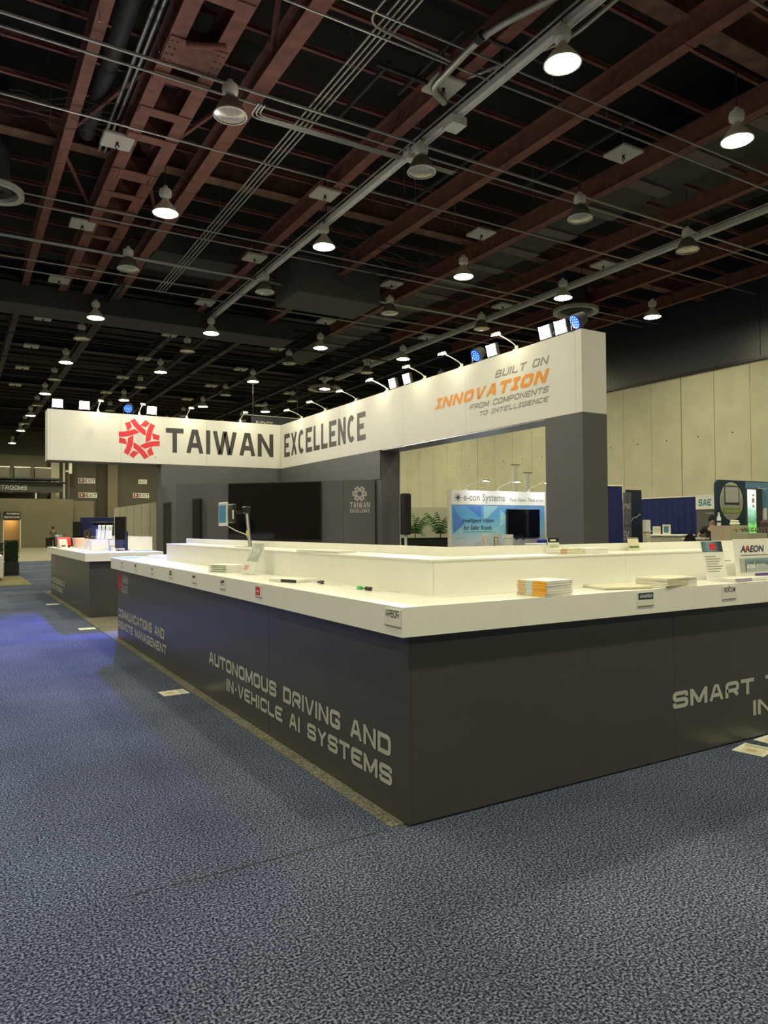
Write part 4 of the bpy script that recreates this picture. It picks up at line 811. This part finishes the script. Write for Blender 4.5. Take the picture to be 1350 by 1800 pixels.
print_on('lettering', font_text('Intelligent Vision', 1.15, .15, .015, .25), (12.38, EY - .012, 1.60), *LY, navy, ec, .003); print_on('lettering', font_text('for Safer Roads', 1.02, .13, .015, .25), (12.42, EY - .012, 1.42), *LY, navy, ec, .003); print_on('underline', rect(1.1, .012), (12.4, EY - .012, 1.36), *LY, tealp, ec, .003)
for x, z, w_, h_ in ((12.1, 1.0, .42, .22), (12.85, .85, .28, .25), (13.5, .85, .25, .12), (12.15, .35, .5, .25), (15.2, .8, .2, .22)):
    V, F = [], []; strip([Vector(p) for p in rounded([(0, 0), (w_, h_ * .2), (w_ * .9, h_), (w_ * .1, h_ * .8)], .05, True)], .012, True, V, F); print_on('line_drawing', ([tuple(v) for v in V], F), (x, EY - .012, z), *LY, vinyl, ec, .003)
print_on('lettering', font_text('Smart Surveillance   Traffic Monitoring   Parking Management', 2.6, .06, .01), (12.75, EY - .012, .72), *LY, greyv, ec, .003)
B('light_patch', (13.95, EY - .014, .55), (15.3, EY - .0125, 1.15), mat('pale_print', (.55, .55, .62), .5), ec)
for k, x in enumerate((12.55, 13.7, 14.9)):
    al = thing('arm_lamp', f'thin white arm lamp on the e-con Systems wall, {ordn[k]} from the left', 'arm lamp', (x, EY, 2.55), 'arm lamps on the e-con wall')
    MB().tube([(x, EY + .03, 2.58), (x + .02, EY - .05, 2.66), (x + .30, EY - .35, 2.84)], .016, 6).build('arm', whitem, al); hd = MB().bbox((x + .28, EY - .5, 2.80), (x + .46, EY - .34, 2.85), .01).build('head', metal, al); MB().add([(x + .29, EY - .48, 2.798), (x + .45, EY - .48, 2.798), (x + .45, EY - .35, 2.798), (x + .29, EY - .35, 2.798)], [(3, 2, 1, 0)]).build('led', mat('cool_arm_led', (.9, .9, .9), .4, emit=(.92, .95, 1.0), es=70), hd); B('clamp', (x - .03, EY - .0, 2.5515), (x + .03, EY + .06, 2.58), whitem, al)
et = thing('television', 'black television mounted on the e-con Systems wall', 'television', (14.6, EY - .05, 1.3)); B('case', (13.97, EY - .085, 1.18), (15.25, EY - .03, 2.03), black, et, .01); B('screen', (13.99, EY - .089, 1.2), (15.23, EY - .0855, 2.01), screen, et); B('wall_mount', (14.4, EY - .029, 1.4), (14.8, EY - .0125, 1.8), blacksteel, et)
for x in (14.35, 14.62): B('cable_tail', (x, EY - .05, 1.1), (x + .03, EY - .035, 1.18), black, et)
drape('drape_panel', 'blue curtain beside the e-con Systems wall at the pillar', (15.58, 16.4), (15.58, 15.5), 2.5, bluecl)
et2 = thing('demo_table', 'white demonstration table in front of the e-con Systems wall', 'table', (14.7, 15.4, 0)); B('top', (14.0, 15.0, .98), (15.5, 15.7, 1.03), white, et2, .008); B('front', (14.03, 15.03, 0.0), (15.47, 15.06, .98), beige, et2)
for x in (14.03, 15.42): B('side', (x, 15.06, 0), (x + .05, 15.67, .98), beige, et2)
bc = thing('folding_stool', 'blue chair back behind the e-con demonstration table', 'chair', (15.0, 16.0, 0)); MB().bbox((14.75, 16.0, .75), (15.25, 16.05, 1.12), .03).build('backrest', mat('blue_seat', (.02, .05, .42), .5), bc); MB().bbox((14.75, 15.75, .60), (15.25, 16.0, .66), .02).build('seat', MATS['blue_seat'], bc)
for sx in (14.78, 15.2):
    for sy in (15.78, 16.0): B('leg', (sx, sy, 0), (sx + .03, sy + .03, .60), metal, bc)
for k, (x, w_, h_, m_) in enumerate(((12.85, .24, .34, paper), (13.25, .22, .33, creamp), (13.6, .4, .30, paper))):
    p = thing('product_poster', ['leftmost small framed', 'middle small framed', 'rightmost wide'][k] + ' product card on the e-con ledge', 'card', (x, 16.2, .95), 'e-con product cards'); B('board', (x, 16.2, .70), (x + w_, 16.22, .70 + h_ + .28), m_, p); B('print', (x + .04, 16.196, .80), (x + w_ - .04, 16.199, .66 + h_ + .22), (tanp, ink, palegr)[k], p)
    B('inner_print', (x + .06, 16.192, .82), (x + w_ - .06, 16.195, .64 + h_ + .22), m_, p)
lg = thing('display_ledge', 'low white ledge under the e-con product cards', 'ledge', (13.3, 16.2, 0)); B('top', (12.3, 16.1, .66), (14.0, 16.4, .699), white, lg); B('front', (12.33, 16.13, 0), (13.97, 16.16, .66), beige, lg); B('kick', (12.33, 16.17, 0), (13.97, 16.35, .1), black, lg)
# palms, skirted table and partition seen past the charcoal wall end
pt = thing('partition_wall', 'pale low partition behind the palms', 'partition', (19, 28.5, 0))
for k in range(5): B('panel', (14.0 + 2.2 * k, 28.5, 0), (16.19 + 2.2 * k, 28.56, 2.45), mat('pale_partition', (.50, .50, .40), .8), pt)
sk = thing('skirted_table', 'long black skirted table in front of the palms', 'table', (16, 25.5, 0)); B('top', (12.8, 25.2, 1.03), (20.6, 25.9, 1.06), blackcl, sk); B('skirt', (12.85, 25.24, 0), (20.55, 25.27, 1.03), blackcl, sk); B('rear_skirt', (12.85, 25.84, 0), (20.55, 25.87, 1.03), blackcl, sk)
def palm(p, label, seed, h=1.2, R=.9):
    rnd = random.Random(seed); t = thing('potted_palm', label, 'plant', p, 'potted palms'); x, y, z = p
    MB().lathe([(.14, 0), (.2, .35), (.18, .35), (.16, .32), (0, .32)], 14, p).build('pot', potm, t); MB().cyl((x, y, z + .32), (x, y, z + h * .55), .04, 7, .025).build('trunk', rust, t)
    for k in range(13):
        a = k * 2.4 + rnd.random(); el = rnd.uniform(.5, 1.3); L = R * rnd.uniform(.8, 1.15); m = MB(); pts = []
        for i in range(9): s_ = i / 8; r_ = L * s_ * cos(el * (1 - .3 * s_)); pts.append(Vector((x + cos(a) * r_, y + sin(a) * r_, z + h * .55 + L * (sin(el) * s_ * 1.25 - .75 * s_ * s_ * cos(el)))))
        m.tube(pts, .008, 4); sd = Vector((-sin(a), cos(a), 0))
        for i in range(1, 9):
            for sg in (-1, 1): e = pts[i] + sd * (sg * .22 * sin(pi * (i + 1) / 10.5)) + Vector((cos(a), sin(a), 0)) * .13 - Vector((0, 0, .09)); w_ = (pts[i] - pts[i - 1]) * .28; m.add([pts[i] - w_, pts[i] + w_, e + w_ * .2, e - w_ * .2], [(0, 1, 2, 3)])
        m.build('frond', leafm, t)
palm((17.4, 26.6, 0), 'potted palm left of the e-con wall, nearer the speaker', 3, 2.2, .95); palm((18.75, 26.6, 0), 'potted palm right against the e-con wall edge', 5, 2.2, .95)
sm = thing('stage_monitor', 'small black screen on a stand left of the palms', 'monitor', (15.9, 25.0, 0)); B('case', (15.75, 24.95, 1.7), (16.1, 25.0, 2.15), black, sm); B('pole', (15.9, 24.96, .03), (15.94, 25.0, 1.7), black, sm); B('foot', (15.75, 24.8, 0), (16.1, 25.15, .03), black, sm)
for k, (x, y) in enumerate(((19.5, 22.5), (20.15, 22.5))):
    t = thing('light_pole', ['taller left', 'shorter right'][k] + ' white truss pole standing behind the e-con wall', 'pole', (x, y, 0), 'poles behind the e-con wall'); B('mast', (x, y, .05), (x + .1, y + .1, 4.0 - .3 * k), whitem, t); B('mast', (x + .17, y, .05), (x + .23, y + .06, 4.0 - .3 * k), whitem, t); B('top_bar', (x - .1, y, 4.0 - .3 * k), (x + .35, y + .08, 4.05 - .3 * k), metal, t); B('foot', (x - .2, y - .2, 0), (x + .4, y + .3, .05), black, t)
# right of the pillar
drape('drape_panel', 'narrow blue curtain with white upright just right of the big pillar', (13.75, 12.7), (14.42, 12.55), 2.56, bluecl)
drape('drape_panel', 'wide blue curtain along the right wall behind the white desk', (20.0, 17.8), (20.0, 13.95), 2.47, bluecl); drape('drape_panel', 'blue curtain along the right wall behind the round-picture booth', (20.0, 13.9), (20.0, 6.5), 2.47, bluecl)
b1 = thing('roll_up_banner', 'grey roll-up banner with white lettering beside the narrow blue curtain', 'banner', (14.75, 12.75, 0)); B('sheet', (14.55, 12.75, .1), (14.98, 12.765, 2.36), mat('grey_banner', (.12, .13, .15), .5, var=.3, scale=3), b1); B('base', (14.52, 12.68, 0), (15.0, 12.84, .1), metal, b1); print_on('lettering', font_text('CaMoS', .36, .14, .01), (14.58, 12.75, 1.95), *LY, vinyl, b1); print_on('seam_line', rect(.43, .02), (14.55, 12.75, 1.5), *LY, ink, b1); print_on('lettering', font_text('EV', .24, .22, .01), (14.65, 12.75, 1.15), *LY, vinyl, b1)
b2 = thing('roll_up_banner', 'dark navy roll-up banner with a white line graph behind the literature rack', 'banner', (15.25, 12.95, 0)); B('sheet', (15.02, 12.95, .1), (15.62, 12.965, 2.45), mat('navy_banner', (.012, .02, .045), .5), b2); B('base', (15.0, 12.88, 0), (15.64, 13.04, .1), metal, b2)
V, F = [], []; strip([Vector(p) for p in ((0, 0), (.15, .03), (.25, .16), (.4, .19), (.5, .26), (.56, .25))], .015, False, V, F); print_on('graph_line', ([tuple(v) for v in V], F), (15.03, 12.95, 1.55), *LY, bluep, b2)
lr = thing('literature_rack', 'slim white literature rack with stacked brochures beside the banner', 'rack', (15.45, 12.6, 0)); B('back', (15.32, 12.66, .03), (15.58, 12.68, 1.66), whitem, lr); B('foot', (15.25, 12.5, 0), (15.65, 12.8, .03), metal, lr)
for k in range(4): B('tray', (15.33, 12.6, .35 + .33 * k), (15.57, 12.66, .39 + .33 * k), whitem, lr); B('brochure_stack', (15.36, 12.61, .391 + .33 * k), (15.54, 12.65, .66 + .33 * k), (paper, bluep, creamp, paper)[k], lr)
dk = thing('reception_desk', 'white reception desk in front of the blue curtain', 'desk', (18.0, 13.9, 0)); B('body', (17.9, 13.42, 0), (18.35, 14.58, 1.2), beige, dk); B('top', (17.85, 13.38, 1.2), (18.4, 14.62, 1.25), white, dk, .006); B('kick', (17.88, 13.45, 0), (17.899, 14.55, .1), black, dk)
dk2 = thing('reception_desk', 'small white side desk between two black chairs', 'desk', (17.4, 12.6, 0)); B('body', (17.3, 12.3, 0), (17.6, 12.95, 1.13), beige, dk2); B('top', (17.26, 12.27, 1.13), (17.64, 12.98, 1.17), white, dk2)
for k, y in enumerate((14.4, 14.05)):
    t = thing('picture_frame', ['left', 'right'][k] + ' cream framed card standing on the white reception desk', 'frame', (18.0, y, 1.251), 'framed cards on the desk'); B('board', (18.0, y - .13, 1.251), (18.03, y + .13, 1.49 + .05 * k), creamp, t); B('print', (17.996, y - .08, 1.30), (17.999, y + .08, 1.44 + .05 * k), (palegr, tealp)[k], t); B('foot', (18.03, y - .05, 1.251), (18.1, y + .05, 1.26), creamp, t)
def chair(p, label, rz):
    t = thing('side_chair', label, 'chair', p, 'black chairs beyond the counter', rz)
    V, F = [], []; n = 12
    for i in range(n + 1):
        a = pi * i / n
        for r_ in (.0, .035): V.append((-(.17 + r_ * .3) * cos(a), .24 + r_, .62 + .68 * sin(a) ** .6))
    F = [(2 * i, 2 * i + 2, 2 * i + 3, 2 * i + 1) for i in range(n)] + [tuple(range(0, 2 * n + 2, 2)), tuple(range(2 * n + 1, 0, -2))]
    MB().add(V, F).build('backrest', blackcl, t); MB().bbox((-.18, -.2, .60), (.18, .24, .68), .03).build('seat', blackcl, t)
    for sx in (-.15, .15):
        for sy in (-.2, .2): MB().cyl((sx, sy, 0), (sx * .9, sy * .9, .60), .015, 6).build('leg', metal, t)
chair((16.3, 12.0, 0), 'left of the two black rounded chair backs behind the counter', radians(-53)); chair((16.55, 11.45, 0), 'right of the two black rounded chair backs beside the cream crate', radians(-53))
sa = thing('booth_backwall', 'grey booth panel under a white header with the SAE letters', 'booth wall', (19, 13.2, 0)); B('panel', (19.0, 11.6, 0), (19.06, 13.76, 1.98), mat('grey_booth_panel', (.10, .10, .10), .7), sa); B('header', (18.97, 11.6, 1.981), (19.06, 13.76, 2.36), fascia_m, sa); print_on('lettering', stroke_text('SAE', .42, .2, .22, .9, .1), (18.97, 13.66, 2.08), *LX, tealp, sa, .004); print_on('lettering', font_text('INTERNATIONAL', .5, .06, .01), (18.97, 13.15, 2.16), *LX, vinyl, sa, .004); print_on('lettering', font_text('Connect | Grow', .45, .07, .01), (19.0, 13.45, 1.83), *LX, vinyl, sa, .004)
# curved display wall with the round picture
cw = thing('display_wall', 'dark blue fabric display wall with a round picture and green ribbon', 'display wall', (16.4, 10.3, 0)); QY = 10.3
def rr(x0, x1, z1, r_): return [(x0, 0)] + [(x1, 0)] + [(x1, z1)] + [(x0 + r_ - r_ * sin(a * pi / 12), z1 - r_ + r_ * cos(a * pi / 12)) for a in range(0, 7)]
MB().prism(rr(14.93, 18.2, 2.55, .13), (0, QY + .05, 0), (1, 0, 0), (0, 0, 1), (0, -.05, 0)).build('body', mat('dark_blue_fabric', (.012, .035, .07), .7), cw)
B('picture_panel', (16.04, QY - .006, .03), (18.18, QY - .001, 2.53), gradient('sky_print', [(0, (.16, .17, .22)), (.6, (.15, .19, .30)), (1, (.12, .24, .42))], 'Z', 0, 2.5), cw)
print_on('round_frame', disc2(0, 0, .43, .44), (15.50, QY, 2.06), *LY, palegr, cw, .003); print_on('round_picture', disc2(0, 0, .40, .41), (15.50, QY, 2.06), *LY, mat('grey_picture', (.36, .37, .36), .5, var=.2), cw, .005)
print_on('whiteboard_edge', rect(.56, .44), (15.23, QY, 1.98), *LY, ink, cw, .007); print_on('whiteboard', rect(.5, .36), (15.26, QY, 2.03), *LY, vinyl, cw, .009); print_on('ribbon', rect(.68, .13), (15.16, QY, 1.78), *LY, mat('lime_print', (.28, .34, .04), .5), cw, .008); print_on('lettering', font_text('Presentation', .54, .09, .01), (15.23, QY, 1.80), *LY, palegr, cw, .010)
print_on('lettering', font_text('Emer', .34, .11, .01), (16.55, QY - .006, 2.32), *LY, bluep, cw, .003); print_on('lettering', font_text('The C', .3, .08, .01), (16.6, QY - .006, 2.17), *LY, tealp, cw, .003)
gt = thing('light_tower', 'glowing green leafy backlit display tower in front of the display wall', 'light tower', (15.25, 9.6, 0))
B('light_face', (15.03, 9.6, 1.28), (15.34, 9.606, 2.29), gradient('leaf_light', [(0, (.12, .75, .08)), (.35, (.20, .62, .12)), (.5, (.06, .20, .10)), (.75, (.30, .55, .42)), (1, (.8, .9, .85))], 'Z', 1.25, 2.25, es=.75, wav=.35), gt); B('case', (15.02, 9.607, .05), (15.56, 9.66, 2.31), duct, gt); B('side_strip', (15.35, 9.59, .05), (15.56, 9.606, 2.31), duct, gt); B('lower_case', (15.03, 9.6, .05), (15.34, 9.606, 1.279), whitem, gt); B('base', (14.95, 9.5, 0), (15.62, 9.75, .05), black, gt); print_on('letter_marks', ([(.02, .02), (.09, .02), (.09, .07), (.02, .07), (.0, .12), (.1, .12), (.1, .22), (0, .22), (.02, .26), (.09, .26), (.09, .31), (.02, .31)], [(0, 1, 2, 3), (4, 5, 6, 7), (8, 9, 10, 11)]), (15.18, 9.6, 1.88), *LY, tanp, gt, .002)
g2 = thing('pale_column', 'slim white display column behind the green tower', 'column', (16.080, 9.9, 0)); B('shaft', (16.030, 9.85, 0), (16.150, 9.97, 1.9), whitem, g2); B('cap', (15.980, 9.84, 1.901), (16.090, 9.98, 2.32), tealp, g2)
cb = thing('pale_cabinet', 'pale wooden cabinet with open dark shelf in front of the display wall', 'cabinet', (14.330, 9.6, 0)); wood = mat('pale_wood', (.55, .45, .34), .6, var=.08, scale=3)
B('side', (13.580, 9.0, 0), (13.610, 9.5, 1.50), wood, cb); B('front_board', (13.310, 8.98, 0), (13.880, 9.0, 1.46), wood, cb); B('top', (13.610, 9.0, 1.46), (14.100, 9.5, 1.50), beige, cb); B('apron', (13.890, 9.0, 1.28), (14.100, 9.02, 1.46), beige, cb); B('shelf', (13.890, 9.02, 1.1), (14.100, 9.5, 1.12), beige, cb); B('back', (13.610, 9.48, 0), (14.100, 9.5, 1.46), blackcl, cb); B('post', (13.890, 9.0, 0), (13.930, 9.03, 1.28), beige, cb); B('side', (14.070, 9.0, 0), (14.100, 9.5, 1.28), beige, cb)
bo = thing('white_bottle', 'small white bottle on the corner of the pale cabinet', 'bottle', (13.68, 9.38, 1.501))
MB().lathe([(0, 0), (.035, 0), (.04, .06), (.04, .16), (.02, .20), (.02, .24), (0, .245)], 14, (13.68, 9.38, 1.501)).build('body', paper, bo, smooth=True); MB().lathe([(.041, .06), (.041, .1)], 14, (13.68, 9.38, 1.501)).build('label_band', ink, bo); MB().cyl((13.68, 9.38, 1.747), (13.68, 9.38, 1.775), .022, 12).build('cap', whitem, bo)
mz = thing('white_mouse_case', 'rounded white case lying on the pale cabinet', 'case', (13.970, 9.2, 1.502)); MB().bbox((13.850, 9.15, 1.502), (14.080, 9.28, 1.57), .03).build('lower_shell', paper, mz); MB().bbox((13.870, 9.16, 1.571), (14.050, 9.27, 1.61), .02).build('upper_shell', paper, mz)
tbx = thing('wire_basket', 'low wire basket of green leaves at the counter end', 'basket', (12.95, 8.3, 0)); B('stand', (12.85, 8.2, 0), (13.45, 8.6, 1.35), beige, tbx)
for k in range(7): B('wire', (12.85 + .1 * k, 8.19, 1.351), (12.86 + .1 * k, 8.2, 1.45), metal, tbx)
B('wire', (12.85, 8.185, 1.45), (13.46, 8.195, 1.46), metal, tbx); m = MB()
for k in range(60): p = Vector((random.uniform(12.87, 13.43), random.uniform(8.25, 8.55), 1.37 + random.uniform(0, .06))); d = Vector((random.uniform(-.05, .05), random.uniform(-.05, .05), .03)); m.add([p, p + d, p + d + Vector((.02, .02, 0)), p + Vector((.02, -.02, 0))], [(0, 1, 2, 3)])
m.build('leaf_filling', leafm, tbx)['kind'] = 'stuff'
mr_ = thing('arm_chair', 'dark maroon armchair at the right edge of the picture', 'chair', (15.100, 9.0, 0)); mar = mat('maroon_cloth', (.09, .045, .05), .8); MB().bbox((14.850, 9.1, .4), (15.600, 9.25, 1.62), .06).build('backrest', mar, mr_); MB().bbox((14.880, 8.5, .38), (15.580, 9.1, .55), .05).build('seat', mar, mr_)
for sx in (14.9, 15.52):
    for sy in (8.55, 9.18): B('leg', (sx, sy, 0), (sx + .05, sy + .05, .4), black, mr_)

# ================================================================== PEOPLE
def skin_body(name, pts, edges, rad, m_, parent, root=0, sub=2):
    me = bpy.data.meshes.new(name); me.from_pydata(pts, edges, []); o = bpy.data.objects.new(name, me); COL.objects.link(o); o.parent = parent
    sk_ = o.modifiers.new('skin', 'SKIN'); sk_.use_smooth_shade = True
    for i, r_ in enumerate(rad): me.skin_vertices[0].data[i].radius = (r_, r_) if not isinstance(r_, tuple) else r_
    me.skin_vertices[0].data[root].use_root = True
    sb = o.modifiers.new('sub', 'SUBSURF'); sb.levels = sub; sb.render_levels = sub
    me.materials.append(m_); return o
pr = thing('person', 'person in a green-grey patterned shirt and black trousers standing at the far wall', 'person', (7.1, 66.0, -.004), rz=radians(10))
P = [(0, 0, .95), (0, 0, 1.15), (0, .01, 1.38), (0, 0, 1.50), (0, -.02, 1.60), (0, -.03, 1.70), (-.19, .01, 1.42), (-.26, .02, 1.15), (-.20, -.12, .95), (-.16, -.2, .93), (.19, .01, 1.42), (.26, .02, 1.15), (.20, -.12, .95), (.16, -.2, .93), (-.10, 0, .88), (-.11, -.01, .48), (-.12, .02, .08), (-.12, -.13, .03), (.10, 0, .88), (.11, -.01, .48), (.12, .02, .08), (.12, -.13, .03)]
Ed = [(0, 1), (1, 2), (2, 3), (3, 4), (4, 5), (2, 6), (6, 7), (7, 8), (8, 9), (2, 10), (10, 11), (11, 12), (12, 13), (0, 14), (14, 15), (15, 16), (16, 17), (0, 18), (18, 19), (19, 20), (20, 21)]
Rd = [(.15, .11), (.15, .10), (.16, .10), .055, (.075, .095), (.07, .09), .06, .045, .034, .03, .06, .045, .034, .03, .09, .06, .045, .04, .09, .06, .045, .04]
skin_body('body', P, Ed, Rd, skin, pr)
skin_body('shirt', [P[i] for i in (0, 1, 2, 6, 7, 10, 11)], [(0, 1), (1, 2), (2, 3), (3, 4), (2, 5), (5, 6)], [(.17, .13), (.17, .12), (.18, .12), .075, .06, .075, .06], mat('patterned_shirt', (.10, .12, .08), .8, var=.7, scale=30), pr)
skin_body('trousers', [P[i] for i in (0, 14, 15, 16, 18, 19, 20)], [(0, 1), (1, 2), (2, 3), (0, 4), (4, 5), (5, 6)], [(.16, .12), .10, .075, .06, .10, .075, .06], blackcl, pr)
for s in (-1, 1): MB().bbox((.12 * s - .05, -.2, .0), (.12 * s + .05, .08, .09), .02).build('shoe', black, pr)
MB().lathe([(0, .14), (.06, .125), (.10, .06), (.105, -.01), (.085, -.05)], 14, (0, .0, 1.66)).build('hair', blackcl, pr, smooth=True)
MB().bbox((-.012, -.145, 1.62), (.012, -.11, 1.66), .005).build('nose', skin, pr)
for s in (-1, 1): MB().bbox((.035 * s - .012, -.118, 1.665), (.035 * s + .012, -.105, 1.68), .003).build('eye', black, pr)
MB().bbox((-.025, -.112, 1.575), (.025, -.10, 1.588), .003).build('mouth', mat('lip', (.2, .08, .06), .6), pr)
ps = thing('person', 'person in black with one elbow out, mostly hidden behind the round-picture display wall', 'person', (18.15, 12.65, 0), rz=radians(-50))
P2 = list(P); P2[6] = (-.19, .01, 1.42); P2[7] = (-.38, .06, 1.20); P2[8] = (-.20, -.06, 1.02); P2[9] = (-.15, -.10, .99)
skin_body('body', P2, Ed, Rd, mat('light_skin', (.48, .28, .20), .6), ps)
skin_body('shirt', [P2[i] for i in (0, 1, 2, 6, 10)] + [(-.31, .04, 1.28), (.24, .015, 1.26)], [(0, 1), (1, 2), (2, 3), (2, 4), (3, 5), (4, 6)], [(.17, .13), (.17, .12), (.18, .12), .085, .085, .07, .07], blackcl, ps)
skin_body('trousers', [P2[i] for i in (0, 14, 15, 16, 18, 19, 20)], [(0, 1), (1, 2), (2, 3), (0, 4), (4, 5), (5, 6)], [(.16, .12), .10, .075, .06, .10, .075, .06], blackcl, ps)
for s_ in (-1, 1): MB().bbox((.12 * s_ - .05, -.2, .0), (.12 * s_ + .05, .08, .09), .02).build('shoe', black, ps)
MB().lathe([(0, .14), (.06, .125), (.10, .06), (.105, -.01), (.085, -.05)], 14, (0, .0, 1.66)).build('hair', blackcl, ps, smooth=True)
MB().bbox((-.012, -.145, 1.62), (.012, -.11, 1.66), .005).build('nose', MATS['light_skin'], ps)
for s_ in (-1, 1): MB().bbox((.035 * s_ - .012, -.118, 1.665), (.035 * s_ + .012, -.105, 1.68), .003).build('eye', black, ps)
MB().bbox((-.025, -.112, 1.575), (.025, -.10, 1.588), .003).build('mouth', MATS['lip'], ps)

# ================================================================== LEFT AND FAR SIDE
pw = thing('panel_wall', 'pale beige hard panel wall behind the second counter', 'partition', (4.6, 22, 0))
for k in range(6): B('panel', (4.6, 19.25 + 1.03 * k, .02), (4.65, 19.25 + 1.03 * k + 1.02, 2.22), beige, pw); B('joint_strip', (4.592, 19.25 + 1.03 * k - .012, .02), (4.6, 19.25 + 1.03 * k + .012, 2.22), mat('beige_trim', (.36, .34, .25), .7), pw)
B('foot_rail', (4.58, 19.25, 0), (4.68, 25.43, .02), metal, pw)
drape('drape_panel', 'short blue curtain far behind the second counter', (7.0, 50), (9.6, 50), 2.33, bluecl, n=60, um=navy); drape('drape_panel', 'black curtain left of the far blue curtain', (6.5, 49.6), (7.0, 49.6), 2.05, blackcl, n=30, um=blackcl)
rs = thing('red_box', 'small red alarm box above the far blue curtain', 'alarm box', (10.6, YB, 2.5)); B('case', (10.4, YB - .15, 2.95), (11.0, YB - .001, 3.25), mat('dark_red_metal', (.25, .02, .02), .5), rs); B('lid', (10.38, YB - .17, 3.251), (11.02, YB - .001, 3.29), MATS['dark_red_metal'], rs)
hp = thing('hedge_planter', 'tall dark green box hedge in a black planter across the aisle', 'hedge', (1.68, 27.1, 0)); B('planter', (1.47, 26.95, 0), (1.87, 27.9, .42), black, hp, .01); B('hedge_core', (1.5, 26.98, .42), (1.84, 27.87, 1.12), hedgem, hp); m = MB(); rnd = random.Random(2)
for k in range(1500):
    f_ = rnd.randrange(3); p = Vector((rnd.uniform(1.48, 1.86), rnd.uniform(26.95, 27.9), rnd.uniform(.42, 1.15)))
    if f_ == 0: p.y = 26.97
    elif f_ == 1: p.z = 1.13
    else: p.x = 1.49
    d = Vector((rnd.uniform(-1, 1), rnd.uniform(-1, 1), rnd.uniform(-.3, 1))).normalized() * .04; e = d.orthogonal().normalized() * .016; m.add([p - e, p + e, p + d + e * .4, p + d - e * .4], [(0, 1, 2, 3)])
m.build('leaf', hedgem, hp)['kind'] = 'stuff'
bd = thing('bar_cabinet', 'black cabinet left of the hedge across the aisle', 'cabinet', (1.0, 26.8, 0)); B('body', (.2, 26.6, 0), (1.38, 27.6, 1.05), black, bd); B('top', (.18, 26.58, 1.05), (1.39, 27.6, 1.1), blacksteel, bd); B('shelf_edge', (.2, 26.59, .78), (1.38, 26.6, .80), metal, bd)
wbx = thing('white_bin', 'rounded white cabinet at the left edge on the tan carpet', 'cabinet', (.9, 24.5, .006)); MB().bbox((.3, 24.3, .05), (1.27, 25.0, .78), .06).build('body', fascia_m, wbx); B('plinth', (.36, 24.36, .006), (1.21, 24.95, .05), black, wbx)
tc_ = thing('trash_can', 'grey waste bin by the far wall beside the person', 'bin', (6.85, 66.8, -.004)); MB().lathe([(0, 0), (.2, 0), (.24, .75), (.22, .75), (.2, .7)], 14, (6.85, 66.8, -.004)).build('barrel', blacksteel, tc_); MB().lathe([(.25, .755), (.25, .8), (.12, .85), (0, .85)], 14, (6.85, 66.8, 0)).build('lid', black, tc_)
hb = thing('hanging_banner', 'dark blue hanging banner with white EDU lettering behind the fascia corner', 'banner', (13.0, 34, 5.5)); B('cloth', (12.6, 34.0, 5.2), (15.2, 34.02, 7.1), mat('dark_banner', (.02, .025, .04), .7), hb); B('top_bar', (12.2, 33.99, 7.1), (15.6, 34.03, 7.14), metal, hb)
print_on('lettering', font_text('BUSINESS', .9, .3, .015), (12.85, 34.0, 6.55), *LY, vinyl, hb, .005); print_on('lettering', stroke_text('EDU', .95, .36, .18), (12.8, 34.0, 5.82), *LY, vinyl, hb, .005)
for x in (12.7, 15.1): MB().cyl((x, 34.01, 7.14), (x, 34.01, 10.15), .01, 4).build('cable', blacksteel, hb)
